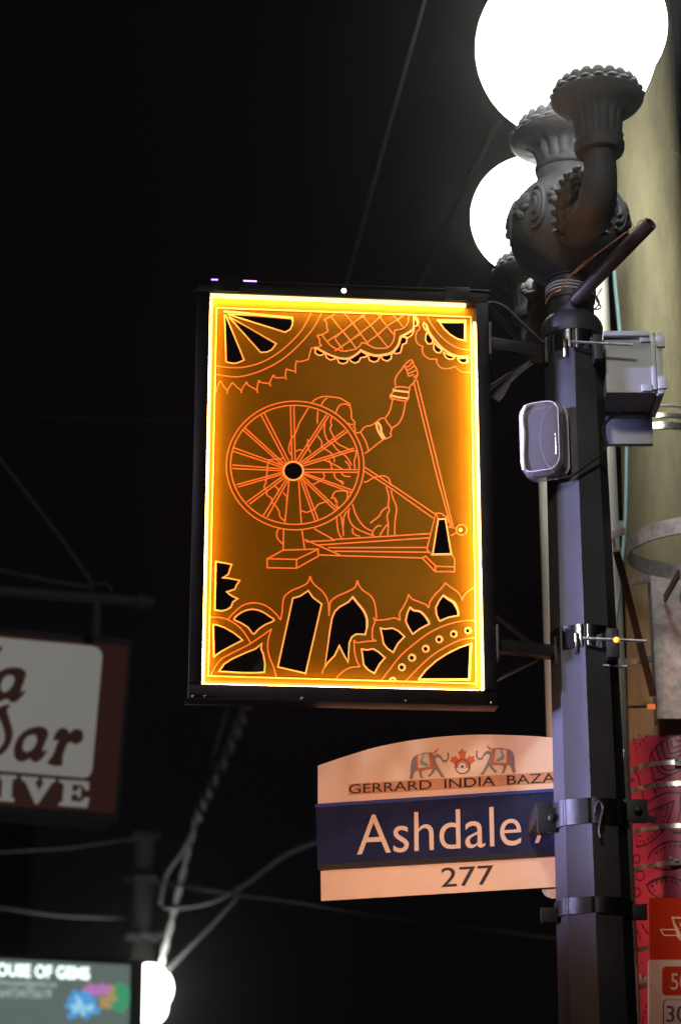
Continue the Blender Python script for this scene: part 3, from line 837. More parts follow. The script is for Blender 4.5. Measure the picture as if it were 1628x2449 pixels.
# ================================================================== grey enclosure on the post
en = thing('electrical_box', 'grey weatherproof electrical box strapped to the right of the post', 'electrical box', tuple(atY(1490, 1000, 4.72)))
ex0, ex1 = atY(1447, 900, 4.66).x, atY(1566, 900, 4.66).x
ez1, ez0 = zY(800, 4.66), zY(941, 4.66)
yf, yb = 4.655, 4.80
e = MB()
e.box(((ex0+ex1)/2, (yf+yb)/2, (ez0+ez1)/2), (ex1-ex0, yb-yf, ez1-ez0), bev=.006)
e.box(((ex0+ex1)/2 - .004, yb - .012, (ez0+ez1)/2), (ex1-ex0 - .004, .02, ez1-ez0 + .016), bev=.004)
e.build('body', M['enclosure'], en)
lid = MB(); lx = ex1
lid.box((lx + .010, (yf+yb)/2, (ez0+ez1)/2), (.016, yb-yf + .008, ez1-ez0 + .008), bev=.004)
for zc_ in (ez1 - .022, ez0 + .022): lid.box((lx + .014, yf - .0045, zc_), (.020, .012, .030), bev=.003)
lid.box((lx - .004, yf - .003, (ez0+ez1)/2), (.010, .008, ez1-ez0 - .01), bev=.002)
lid.box((lx - .020, yf - .003, ez1 - .012), (.024, .008, .022), bev=.002); lid.box((lx - .022, yf - .003, ez0 + .010), (.024, .008, .016), bev=.002)
lid.build('lid', M['enclosure'], en)
MB().box(((ex0+ex1)/2 - .008, yf - .008, ez1 - .006), (ex1-ex0 - .010, .018, .012), bev=.003).build('hood', M['enclosure'], en)
g = MB(); g.box((lx + .001, (yf+yb)/2, (ez0+ez1)/2), (.003, yb-yf + .003, ez1-ez0 + .003)); g.box(((ex0 + PX)/2 + .02, (yf+yb)/2, (ez0+ez1)/2), (ex0-PX-.05, .05, .12)); build_each(g, 'gasket', M['encl_dark'], en)
MB().box((ex0 + .05, yb + .012, ez0 - .02), (.15, .02, .10), bev=.003).build('mounting_plate', M['enclosure'], en)
cable('box_cable', [P(1490, 985, 4.68), P(1455, 1003, 4.66), P(1440, 1030, 4.64), P(1449, 1062, 4.625), P(1438, 1085, 4.62), P(1400, 1112, 4.612), P(1365, 1138, 4.61), P(1330, 1142, 4.615)], .0032, M['rubber'], 'thin black cable drooping from the grey box across the post')

# ================================================================== clear plastic box on the post
kb = thing('clear_box', 'clear plastic box with rounded corners on the left of the post', 'plastic box', tuple(atY(1300, 1140, 4.62)))
cc = atY(1302, 1056, 4.62); ux = V((cos(R(-24)), sin(R(-24)), 0)); uy = V((-ux.y, ux.x, 0)); uz = V((0, 0, 1))
def superbox(hx, hy, hz, ex=.35, n=32, rows=18):
    mb = MB(); sg = lambda c, p: math.copysign(abs(c)**p, c); rows_ = []
    for j in range(rows + 1):
        f = -pi/2 + pi*j/rows; rows_.append([mb.v(cc + ux*(hx*sg(cos(f), ex)*sg(cos(2*pi*k/n), ex)) + uy*(hy*sg(cos(f), ex)*sg(sin(2*pi*k/n), ex)) + uz*(hz*sg(sin(f), ex))) for k in range(n)])
    for a, b in zip(rows_, rows_[1:]):
        for k in range(n): mb.face([a[k], a[(k+1) % n], b[(k+1) % n], b[k]])
    bmesh.ops.remove_doubles(mb.bm, verts=mb.bm.verts[:], dist=1e-6)
    return mb
sb = superbox(.052, .037, .090, .42)
ib = superbox(.0495, .0345, .0875, .40)
ob = sb.build('shell', M['clear'], kb, sharp=180)
bmesh_in = ib.bm; bmesh.ops.recalc_face_normals(bmesh_in, faces=bmesh_in.faces[:]); bmesh.ops.reverse_faces(bmesh_in, faces=bmesh_in.faces[:])
ib.build('inner_wall', M['clear'], kb, sharp=180, normals=False)
def rr_loop(hx, hz, y, n=10, rad=.028, wob=0):
    o = []
    for sx, sz, a0 in ((1, 1, 0), (-1, 1, 90), (-1, -1, 180), (1, -1, 270)):
        for i in range(n + 1):
            a = R(a0 + 90*i/n); o.append(cc + ux*(sx*(hx-rad) + rad*cos(a) + wob*sin(7*i/n + sz)) + uz*(sz*(hz-rad) + rad*sin(a)) + uy*y)
        if sx*sz < 0: o += [o[-1].lerp(cc + ux*(-sx*(hx-rad) if sz > 0 else 0) + uz*0 + uy*y, 0)]
    return o + [o[0]]
for nm, hx, hz, y, rd_ in (('rim', .0455, .0820, -.0375, .0012), ('rim', .0515, .0885, .012, .0016)):
    MB().tube(rr_loop(hx, hz, y), rd_, 8).build(nm, M['edge_shine'], kb, sharp=180)  # pale beads imitate the bright refraction along the clear edges
MB().tube(smooth([cc + ux*-.030 + uz*.078 + uy*-.0385, cc + ux*-.039 + uz*.05 + uy*-.0392, cc + ux*-.037 + uz*.01 + uy*-.0392, cc + ux*-.040 + uz*-.04 + uy*-.0392, cc + ux*-.039 + uz*-.075 + uy*-.0385], k=6), .0045, 8).build('streak_bead', M['streak_bead'], kb, sharp=180)  # white bead added in place of a bright reflection streak on the box
MB().lathe(cc + uz*-.055 + uy*.022 + ux*.012, [(.020, 0), (.021, .004), (.014, .008), (.006, .014)], 28, frame=(ux, uz, -uy)).build('sensor', M['rubber'], kb)
MB().tube(smooth([cc + ux*.028 + uz*.085 + uy*-.01, cc + ux*.004 + uz*.05 + uy*-.02, cc + ux*-.004 + uz*0 + uy*-.02, cc + ux*.004 + uz*-.05 + uy*-.02, cc + ux*.022 + uz*-.08 + uy*-.01], k=6), .0012, 6).build('inner_wire', mat('pink_wire', (.7, .35, .3), .4), kb)
MB().box(cc + uy*.03 + uz*.0, (.085, .004, .15), Matrix((ux, uy, uz)).transposed(), .002).build('back_plate', mat('grey_card', (.055, .05, .055), .5, var=.4, vscale=40), kb)

# ================================================================== street name sign
SN = Plane(atD(1046, 2021, 5.02), -16.5)
zs = 2.529
def z1uv(x, y): return SN.uv(740 + x/zs, 1700 + y/zs)
ss = thing('street_name_sign', 'blue and white street name sign with arched top reading Ashdale', 'street sign', tuple(SN.w(0, -.12)))
XR = 1900
def lin(x, x0, y0, x1, y1): return y0 + (y1-y0)*(x-x0)/(x1-x0)
arch = smooth([(55, 335), (200, 285), (400, 225), (600, 185), (800, 160), (1000, 148), (1200, 150), (1420, 161), (1650, 190), (XR, 236)], k=4)
top = [z1uv(*p) for p in arch] + [z1uv(XR, lin(XR, 55, 572, 1478, 480)), z1uv(55, 572)]
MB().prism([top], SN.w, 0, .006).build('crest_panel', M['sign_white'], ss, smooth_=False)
MB().prism([[z1uv(46, 590), z1uv(XR, lin(XR, 46, 590, 1478, 496)), z1uv(XR, lin(XR, 58, 938, 1480, 852)), z1uv(58, 938)]], SN.w, -.006, .012).build('name_panel', M['sign_blue'], ss, smooth_=False)
eb = MB(); eb.prism([[z1uv(45, 572), z1uv(XR, lin(XR, 45, 572, 1478, 479)), z1uv(XR, lin(XR, 46, 592, 1478, 498)), z1uv(46, 592)]], SN.w, -.007, .0165)
eb.build('top_rail', M['sign_edge'], ss, smooth_=False)
MB().prism([[z1uv(58, 936), z1uv(XR, lin(XR, 58, 936, 1480, 850)), z1uv(XR, lin(XR, 62, 970, 1480, 886)), z1uv(62, 970)]], SN.w, -.007, .014).build('shadow_gap_strip', mat('shadow_gap_dark', (.012, .012, .02), .4), ss, smooth_=False)  # dark strip painted in for the shadow gap above the number panel
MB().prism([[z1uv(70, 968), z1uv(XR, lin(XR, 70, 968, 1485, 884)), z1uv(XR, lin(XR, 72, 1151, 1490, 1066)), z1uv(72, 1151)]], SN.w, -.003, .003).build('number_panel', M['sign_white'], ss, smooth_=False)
m_ = MB(); m_.text('Ashdale', SN.w, z1uv(297, 878), z1uv(1288, 818), z1uv(297, 640), .0122, .0134, -.003)
m_.text('Ave', SN.w, z1uv(1368, 808), z1uv(1775, 783), z1uv(1368, 585), .0122, .0134, -.003)
m_.build('name_lettering', mat('sign_letter', (.72, .62, .52), .5), ss, smooth_=False)
m_ = MB(); m_.text('277', SN.w, z1uv(797, 1070), z1uv(1112, 1052), z1uv(797, 952), .0032, .0042); m_.build('number_lettering', M['ink'], ss, smooth_=False)
MB().prism([[z1uv(240, 446), z1uv(1660, 360), z1uv(1660, 430), z1uv(240, 514)]], SN.w, .0062, .0068).build('title_strip', M['band_tan'], ss, smooth_=False)
m_ = MB(); m_.text('GERRARD  INDIA  BAZAAR', SN.w, z1uv(243, 506), z1uv(1640, 427), z1uv(243, 450), .007, .0078); m_.build('title_lettering', M['ink_black'], ss, smooth_=False)
# crest: two elephants, maple leaf and wheel
def z5(x, y): return SN.uv(960 + x/4.9, 1760 + y/4.9)
mir = lambda p: (1436 - p[0], p[1] - .063*(1436 - 2*p[0]))
def pts(s): q = list(map(float, s.split())); return [(q[i], q[i+1]) for i in range(0, len(q), 2)]
EL = pts("190 230 150 250 120 310 110 380 110 440 100 500 105 516 132 516 142 470 165 422 200 412 215 450 230 500 262 508 246 470 236 422 300 404 372 396 340 448 315 466 330 492 352 470 388 430 402 400 430 425 470 490 515 493 480 450 430 360 402 300 396 268 440 256 468 280 488 315 530 316 556 282 562 240 556 200 536 205 545 240 538 280 512 294 488 280 466 240 430 215 400 225 388 238 352 195 330 200 270 203")
BL_, CI = pts("178 228 330 203 356 240 390 384 184 412"), pts("202 236 322 214 346 362 204 388")
PE = pts("255 235 240 270 222 305 235 345 290 362 338 356 312 330 276 312 250 295 268 262 275 225 262 212")
RI = pts("368 210 420 158 442 160 432 172 392 222")
DOT = [(190, 250 + 34*i) for i in range(5)] + [(212 + 32*i, 398 - 4*i) for i in range(6)] + [(358 + 5*i, 262 + 32*i) for i in range(4)]
for f in (lambda p: p, mir):
    pr = lambda P_, h0, h1, nm, mt: MB().prism([[z5(*f(p)) for p in P_]], SN.w, h0, h1).build(nm, mt, ss, smooth_=False)
    pr(EL, .0062, .0068, 'elephant_emblem', M['eleph']); pr(BL_, .0069, .0072, 'elephant_cloth', M['red_p']); pr(CI, .0073, .0076, 'elephant_cloth', M['cloth_p'])
    pr(PE, .0077, .0079, 'peacock_emblem', M['blue_p']); pr(RI, .0062, .0068, 'rider_emblem', M['red_p'])
    dm = MB()
    for q in DOT: dm.prism([[z5(*f((q[0] + 7*cos(a), q[1] + 7*sin(a)))) for a in [2*pi*k/8 for k in range(8)]]], SN.w, .0073, .0077)
    dm.build('cloth_dots', M['band_tan'], ss, smooth_=False)
LEAF = pts("712 148 736 192 766 184 750 240 756 284 800 234 812 252 866 240 850 270 870 294 812 345 712 350 628 345 568 294 596 280 580 254 626 260 630 234 680 286 686 240 660 184 690 192")
MB().prism([[z5(*p) for p in LEAF]], SN.w, .0062, .0068).build('maple_leaf_emblem', M['red_p'], ss, smooth_=False)
def disc5(r0, r1, h0, h1, nm, mt, a0=0, a1=360):
    o = [z5(718 + r1*cos(R(a)), 368 + r1*sin(R(a))) for a in [a0 + (a1-a0)*k/40 for k in range(41 if a1-a0 < 360 else 40)]]
    if r0:
        i_ = [z5(718 + r0*cos(2*pi*k/40), 368 + r0*sin(2*pi*k/40)) for k in range(40)]
        MB().prism([o, i_], SN.w, h0, h1).build(nm, mt, ss, smooth_=False)
    else: MB().prism([o], SN.w, h0, h1).build(nm, mt, ss, smooth_=False)
disc5(0, 84, .0069, .0071, 'wheel_emblem', M['red_p']); disc5(0, 80, .0072, .0074, 'wheel_emblem', M['sign_white'], 12, 168)
disc5(0, 42, .0075, .0077, 'wheel_emblem', M['cloth_p']); disc5(0, 18, .0078, .008, 'wheel_emblem', M['navy_p']); disc5(76, 88, .0078, .008, 'wheel_emblem', M['navy_p'])
# its clamps on the post
b1 = wrap_band(1925, 1985, .007, 'clamp_band', M['black'], ss); b2 = wrap_band(2158, 2196, .007, 'clamp_band', M['black'], ss)
er = MB()
for x, y, w_, h_ in ((1306, 1962, .042, .052), (1518, 1940, .052, .050), (1312, 2190, .036, .032), (1523, 2182, .040, .032)):
    er.box(atY(x, y, 4.69), (w_, .022, h_), bev=.003)
er.box(atY(1290, 1960, 4.80), (.035, .20, .036), bev=.003)
build_each(er, 'clamp_ear', M['rubber'], ss)
bo = MB()
for x, y in ((1319, 1956), (1524, 1938)):
    c = atY(x, y, 4.676); bo.lathe(c, [(.009, 0), (.009, .004), (.006, .006), (.006, .010), (.003, .011)], 16, frame=(V((1, 0, 0)), V((0, 0, 1)), V((0, -1, 0))))
build_each(bo, 'bolt', M['rubber'], ss)
hk = [atY(1432 + 9*cos(R(a)), 1935 + 17*sin(R(a)), 4.605) for a in range(-200, 30, 15)] + [atY(1436, 1960, 4.603), atY(1432, 1985, 4.604), atY(1436, 2003, 4.606)]
MB().tube(smooth([tuple(p) for p in hk], k=3), .0032, 8).build('hook', M['hookm'], ss)
MB().prism([[SN.uv(1294, 2126), SN.uv(1340, 2124), SN.uv(1340, 2147), SN.uv(1316, 2148), SN.uv(1302, 2142), SN.uv(1295, 2133)]], SN.w, -.012, -.006).build('lower_tab', M['galv'], ss, smooth_=False)

# ================================================================== concrete utility pole, wrap, straps
UX, UY = .905, 5.75
def ur(z): return .0965 + (CAMZ + 3.3 - z) * .0160
uz_ = lambda y: zY(y, UY - .13)
up = thing('concrete_pole', 'thick pale concrete utility pole behind the lamp post', 'utility pole', (UX, UY, .13))
pf = [(ur(z), z) for z in [.13 + .25*i for i in range(30)]]
MB().lathe((UX, UY, 0), pf, 64).build('shaft', M['concrete'], up, sharp=180)
def uring(y0, y1, ra, nm, m, par=up):
    a, b = uz_(y1), uz_(y0); return MB().lathe((UX, UY, 0), [(ur(a), a), (ur(a) + ra, a + .0005), (ur(b) + ra, b - .0005), (ur(b), b)], 96, cap=False).build(nm, m, par, sharp=50)
uring(1752, 2700, .0022, 'vinyl_wrap', M['wrap'])
ring_l = []
for y in (1817, 1868, 1969, 2058, 2254, 2345): ring_l.append(uring(y, y + 12, .005, 'steel_strap', M['strap']))
uring(962, 966, .004, 'steel_strap', M['galv']); uring(983, 993, .004, 'steel_strap', M['strap']); uring(1004, 1020, .004, 'steel_strap', M['strap'])
uring(338, 343, .002, 'joint_ring', M['concrete'])
for x, y in ((1628, 1820), (1616, 2058), (1545, 2338)):
    p = atY(x, y + 4, UY - ur(uz_(y)) * cos(math.asin(max(-.9, min(.9, (x - 1634)/135)))) - .012)
    bk = MB(); bk.box(p, (.035, .012, .018), bev=.003); bk.blob(p + V((-.014, -.006, .008)), (V((.006, 0, 0)), V((0, .006, 0)), V((0, 0, .006))), 8, 6); bk.blob(p + V((.0, -.008, .002)), (V((.007, 0, 0)), V((0, .005, 0)), V((0, 0, .005))), 8, 6)
    bk.build('strap_buckle', M['galv'], up)
# plum line drawing on the wrap, laid round the cylinder: u = angle, v = height
def cyl(x, y):
    d = ray(x, y); z = CAMZ
    for _ in range(4):
        r = ur(z) + .0022
        ox, oy = -UX, -UY; A = d.x**2 + d.y**2; B = 2*(d.x*ox + d.y*oy); Cc = ox*ox + oy*oy - r*r
        disc = B*B - 4*A*Cc
        if disc < 0: t = -B/(2*A)
        else: t = (-B - sqrt(disc))/(2*A)
        z = CAMZ + d.z*t
    a = atan2(d.x*t - UX, -(d.y*t - UY)); return (a*.14, z)
def cto(u, v, h): a = u/.14; r = ur(v) + h; return V((UX + r*sin(a), UY - r*cos(a), v))
WL = """
3s 1100 55 860 160 720 240 640 320 590 410 580 500 600 600 620 700 640 790 720 770 850 720 960 670 1060 610
3s 610 400 640 480 680 600 760 680 850 700 920 690
3s 670 300 700 420 740 560 800 630 900 630 1000 600
3s 750 240 770 340 810 440 870 460 960 440 1060 400
3s 830 200 850 310 880 380 960 370 1060 325
3s 890 180 900 240 920 300 1060 255
3s 950 140 975 200 1060 190
3s 225 780 240 740 290 640 340 640 400 720 430 840 470 980 480 1060
3s 270 860 300 790 330 770 350 790
3s 620 890 660 950 672 1015
3s 535 1112 660 1040 760 990 880 960 1060 978
3s 1035 1000 1030 1100 1020 1250 988 1400
3l 545 1257 935 1093 838 1415
3s 372 1555 378 1770
3s 378 1770 480 1750 600 1690 700 1610 785 1515
3s 540 1970 600 1850 700 1760 800 1710 920 1690 1060 1702
3s 580 2060 700 2100 850 2110 1000 2080
3s 525 2345 600 2280 720 2230 850 2215 1000 2260 1080 2290
4s 580 120 680 60 800 20 900 -2
4s 580 120 640 230 730 300 820 330
4s 430 460 500 430 600 430
4s 400 800 450 900 485 1005
4s 500 740 560 850 610 910
"""
WD = """3 335 175 350 240 375 305 430 245 475 185 520 128 415 115 590 1300 650 1265 715 1232 775 1210 840 1190 825 1260 800 1325 775 1385 425 1610 430 1690 490 1690 550 1655 660 1570 610 1620 680 1860 740 1815 800 1780 870 1755 950 1755 1020 1765 610 2345 680 2310 750 2282 825 2275 895 2285 970 2310 305 810
4 670 135 740 85 815 65 895 45 970 55 1045 70 710 210 770 265 835 300 430 1180 430 1290 405 1440 570 2080 545 2170 525 2260 510 2330"""
def zw(k, x, y): return (1460 + x/6.208, 1740 + y/6.208) if k == '3' else (1460 + x/6.762, 2100 + y/6.762)
wl = MB(); hw = .0027
for l in WL.strip().split('\n'):
    h, *q = l.split(); q = list(map(float, q)); hw += 1e-5
    p = [zw(h[0], q[i], q[i+1]) for i in range(0, len(q), 2)]
    p = smooth(p, k=8) if h[1] == 's' else [tuple(V(a).lerp(V(b), t/8)) for a, b in zip(p, p[1:]) for t in range(9)]
    wl.ribbon([cyl(*a) for a in p], .0042, cto, hw)
for k, x, y, r in (('3', 380, 1950, 58), ('3', 430, 2200, 72), ('4', 420, 230, 70)):
    hw += 1e-5; wl.ribbon([cyl(*zw(k, x + r*.9*cos(2*pi*i/28), y + r*sin(2*pi*i/28))) for i in range(28)], .003, cto, hw, True)
hw += 1e-5; wl.ribbon([cyl(*zw('3', 910 + 16*i, 1560)) for i in range(11)], .008, cto, hw)
for l in WD.split('\n'):
    k, *q = l.split(); q = list(map(float, q))
    for i in range(0, len(q), 2):
        x, y = zw(k, q[i], q[i+1]); cu, cv = cyl(x, y); hw += 2e-6
        wl.prism([[(cu + .0032*cos(2*pi*j/10), cv + .0032*sin(2*pi*j/10)) for j in range(10)]], cto, hw - .0004, hw)
wl.build('line_drawing', M['wrap_line'], up, smooth_=False)

# white conduits and teal cable
def vpipe(name, x, yr, y0, y1, Y, r, m, label):
    q = atY(x, yr, Y); z0, z1 = zY(y1, Y), zY(y0, Y)
    o = MB().lathe((q.x, q.y, 0), [(r*.97, max(.13, z0)), (r, max(.13, z0) + .01), (r, z1 - .01), (r*.97, z1)], 32).build(name, m, sharp=60)
    dv = V((UX - q.x, UY - q.y, 0)).normalized()      # standoff clips to the concrete pole
    for f in (.15, .5, .85):
        z = max(.3, z0) + (z1 - max(.3, z0)) * f; gap = (V((UX, UY, 0)) - V((q.x, q.y, 0))).length - ur(z)
        if gap > r: MB().beam(V((q.x, q.y, z)) + dv*(r*.9), V((q.x, q.y, z)) + dv*gap, .004, .022).build('standoff_clip', M['galv'], o)
    return tag(o, label, 'conduit', 'white conduits')
vpipe('conduit', 1325, 1150, 1118, 2080, 5.75, .0445, M['white_pipe'], 'white conduit left of the lamp post, its top behind the clear box')
vpipe('conduit', 1436, 1100, 560, 3600, 5.50, .0405, M['white_pipe'], 'white conduit between the lamp post and the concrete pole')
cable('data_cable', [P(1466, 600, 5.55), P(1470, 680, 5.55), P(1478, 760, 5.55), P(1490, 900, 5.54), P(1498, 1020, 5.53), P(1497, 1100, 5.52), P(1494, 1250, 5.5), P(1480, 1400, 5.48), P(1469, 1500, 5.46), P(1462, 1640, 5.46)], .0055, M['teal'], 'pale teal cable running down beside the concrete pole')

# ================================================================== planter ring bracket on the concrete pole
pr = thing('basket_bracket', 'galvanised hanging basket ring and wall plate on the concrete pole', 'basket bracket', tuple(atY(1600, 1700, 5.5)))
RY = 5.22; rc = atY(1692, 1311, RY); rr_ = .205
zt_, zb2 = rc.z + .021, rc.z - .021
MB().lathe((rc.x, RY, 0), [(rr_ - .0045, zb2), (rr_, zb2 + .0005), (rr_, zt_), (rr_ - .0045, zt_ - .0005), (rr_ - .0045, zb2)], 96, cap=False).build('ring', M['galv'], pr, sharp=50)
pt = MB(); pz0 = atY(1556, 1375, 5.53); pz1 = atY(1570, 1716, 5.53)
zl, zh = zY(1716, 5.53), zY(1372, 5.53)
pt.box((pz0.x + .085, 5.545, (zl+zh)/2), (.17, .006, zh - zl), bev=.002); pt.box((pz0.x + .004, 5.58, (zl+zh)/2), (.006, .066, zh-zl), bev=.002)
pt.build('wall_plate', M['galv'], pr)
st = MB()
st.beam(atY(1473, 1318, 5.20), atY(1561, 1664, 5.50), .006, .019, up=(1, 0, 0)); 
st.beam(atY(1622, 1372, 5.36), atY(1588, 1432, 5.53), .022, .007, up=(1, 0, 0)); st.beam(atY(1640, 1376, 5.36), atY(1628, 1432, 5.53), .022, .007, up=(1, 0, 0))
build_each(st, 'strut', M['rust'], pr)
ht = MB(); ht.beam(atY(1456, 1282, 5.5), atY(1492, 1270, 5.34), .006, .020); ht.beam(atY(1502, 1395, 5.66), atY(1552, 1384, 5.56), .006, .02); ht.beam(atY(1500, 1585, 5.66), atY(1556, 1575, 5.56), .006, .018)
build_each(ht, 'tie_bar', M['galv'], pr)
MB().box(atY(1556, 1690, 5.535), (.021, .006, .014), bev=.002).build('reflecting_clip', mat('orange_clip_glow', (1, .30, .12), .3, emit=(1, .22, .06), estr=.55), pr)  # clip with its orange reflection painted in as emission
tag(MB().tube([P(1480, 1692, 5.62), P(1552, 1689, 5.55)], .0035, 8).build('tie_rod', M['rust']), 'thin rusty rod below the basket ring', 'rod')

# ================================================================== transit stop sign
TS = Plane(atY(1600, 2300, 5.45), 3)
ts = thing('transit_stop_sign', 'red and white transit stop plate at the lower right edge', 'transit sign', tuple(TS.w(0, -.3)))
def z4(x, y): return TS.uv(1460 + x/6.762, 2100 + y/6.762)
def rrect(x0, y0, x1, y1, r, f, n=6):
    o = []
    for cx, cy, a in ((x1-r, y0+r, -90), (x1-r, y1-r, 0), (x0+r, y1-r, 90), (x0+r, y0+r, 180)):
        o += [f(cx + r*cos(R(a + 90*i/n)), cy + r*sin(R(a + 90*i/n))) for i in range(n + 1)]
    return o
MB().prism([rrect(618, 325, 2150, 1325, 20, z4)], TS.w, -.006, .004).build('header_panel', M['t_red'], ts, smooth_=False)
MB().prism([rrect(608, 1328, 2160, 4200, 30, z4)], TS.w, -.012, .008).build('route_panel', M['t_white'], ts, smooth_=False)
MB().prism([rrect(815, 1435, 1960, 1905, 70, z4)], TS.w, .008, .0086).build('route_badge', M['t_red'], ts, smooth_=False)
m_ = MB(); m_.prism([rrect(828, 1970, 1960, 2440, 70, z4), rrect(838, 1980, 1950, 2430, 62, z4)], TS.w, .008, .0086)
m_.text('306', TS.w, z4(880, 2335), z4(1390, 2335), z4(880, 2070), .008, .0088); m_.build('night_route_badge', M['t_blue'], ts, smooth_=False)
m_ = MB(); m_.text('506', TS.w, z4(955, 1815), z4(1390, 1815), z4(955, 1545), .0087, .0094); m_.build('route_number', M['t_white'], ts, smooth_=False)
m_ = MB(); hz = .0046                         # winged keystone badge, in line
def stroke(p, w_, cl_=True):
    global hz; hz += 1e-5; m_.ribbon([z4(*q) for q in p], w_, TS.w, hz, cl_)
stroke([(985, 645), (1640, 645), (1545, 960), (1312, 1180), (1080, 960)], .0042)
stroke([(1010, 740), (1070, 840), (1120, 960)], .006, False)
stroke([(795, 838), (1040, 838), (1085, 930), (850, 930)], .003); stroke([(1830, 838), (1585, 838), (1540, 930), (1775, 930)], .003)
stroke([(1110, 740), (1515, 740), (1455, 900), (1312, 1040), (1170, 900)], .003)
m_.build('transit_badge', M['t_grey'], ts, smooth_=False, normals=False)
m_ = MB(); m_.text('TTC', TS.w, z4(1170, 860), z4(1450, 860), z4(1170, 770), .0042, .005); m_.build('badge_lettering', M['t_grey'], ts, smooth_=False)

# ================================================================== shop sign on the left
SL = Plane(atD(115, 1700, 9.0), 19)
k2 = 3.136
def z2(x, y): return SL.uv(x/k2, 1300 + y/k2)
sl = thing('shop_sign', 'maroon lightbox shop sign with a rounded white panel and script letters', 'shop sign', tuple(SL.w(0, -.5)))
MB().prism([[z2(-1500, 500), z2(1006, 714), z2(900, 2075), z2(-1500, 1900)]], SL.w, -.22, -.012).build('cabinet', M['dark'], sl, smooth_=False)
MB().prism([[z2(-1460, 545), z2(966, 768), z2(862, 2025), z2(-1460, 1865)]], SL.w, -.0115, -.002).build('maroon_face', M['m_face'], sl, smooth_=False)
wf = [(-1400, 574), (690, 768), (740, 785), (766, 825), (768, 850), (692, 1700), (675, 1740), (635, 1757), (-1400, 1590)]
MB().prism([[z2(*p) for p in wf]], SL.w, -.0018, .002).build('white_face', M['w_face'], sl, smooth_=False)
lt = MB()
def glyph(s, *hs, m=lt, h0=.0022, h1=.006, sm=True):
    L_ = [[z2(*p) for p in (smooth(pts(q), True, 4) if sm else pts(q))] for q in (s, *hs)]; m.prism(L_, SL.w, h0, h1)
glyph("-60 1000 0 960 60 935 110 930 165 940 195 970 190 1010 165 1080 157 1118 190 1100 185 1125 150 1165 110 1192 75 1185 55 1165 30 1175 -20 1190 -80 1150 -90 1080", "60 990 95 990 110 1020 95 1065 60 1105 30 1118 8 1095 10 1050 30 1010")
glyph("-30 800 0 775 18 780 5 810 -25 835")
glyph("-30 1245 0 1228 40 1212 82 1214 58 1240 57 1270 75 1330 95 1400 95 1450 75 1510 40 1560 0 1588 -60 1600 -60 1560 -10 1540 25 1500 38 1450 30 1400 10 1340 -10 1300")
glyph("105 1560 115 1500 150 1440 200 1400 260 1378 310 1375 350 1395 362 1430 350 1470 325 1530 322 1560 355 1548 345 1575 310 1620 270 1642 240 1630 225 1612 195 1630 150 1637 115 1610", "225 1440 260 1435 278 1460 268 1510 235 1550 200 1565 172 1545 175 1500 195 1460")
glyph("400 1470 420 1420 450 1390 480 1385 510 1400 520 1425 545 1400 580 1393 612 1405 625 1440 615 1480 585 1502 555 1505 535 1490 510 1500 490 1540 470 1600 460 1668 358 1650 395 1590 430 1500 440 1475 420 1478")
lt.build('script_lettering', M['m_ink'], sl, smooth_=False)
iv = MB()
glyph("0 1733 126 1740 128 1760 95 1772 88 1900 110 1915 105 1938 -20 1930 -18 1912 12 1905 20 1775 0 1765", m=iv, h0=-.0018, h1=.003, sm=False)
glyph("160 1745 290 1755 288 1775 262 1785 295 1855 330 1790 318 1778 320 1758 420 1765 415 1785 390 1800 285 1955 265 1952 195 1790 165 1770", m=iv, h0=-.0018, h1=.003, sm=False)
glyph("445 1770 668 1785 668 1850 645 1850 620 1815 545 1805 542 1855 580 1858 592 1830 610 1832 605 1905 588 1905 578 1880 540 1878 535 1930 600 1938 640 1905 672 1908 655 1982 440 1965 445 1945 470 1935 482 1800 448 1790", m=iv, h0=-.0018, h1=.003, sm=False)
iv.build('slab_lettering', M['w_face'], sl, smooth_=False)
bp = thing('sign_bracket', 'dim horizontal pipe bracket with guy rods above the maroon shop sign', 'sign bracket', tuple(SL.w(-.3, .5)))
q = lambda x, y, D=9.05: atD(x, y, D)
MB().tube([q(-560, 1368, 8.6), q(0, 1412), q(230, 1430), q(370, 1441)], .022, 12).build('pipe', M['wire'], bp)
hg = MB().tube([q(234, 1428), q(231, 1520)], .020, 10)
hg.tube([q(243 + 23*cos(R(a)), 1412 + 18*sin(R(a))) for a in range(-200, 40, 15)], .006, 8); hg.tube([q(330, 1436, 9.03), q(352, 1440, 9.03)], .03, 12)
build_each(hg, 'hanger', M['wire'], bp)
gy = MB().tube([q(-300, 700), q(0, 1098), q(150, 1292), q(222, 1396)], .008, 8).tube([q(-300, 1310), q(0, 1363), q(120, 1390), q(222, 1406)], .010, 8)
build_each(gy, 'guy_rod', M['wire'], bp)

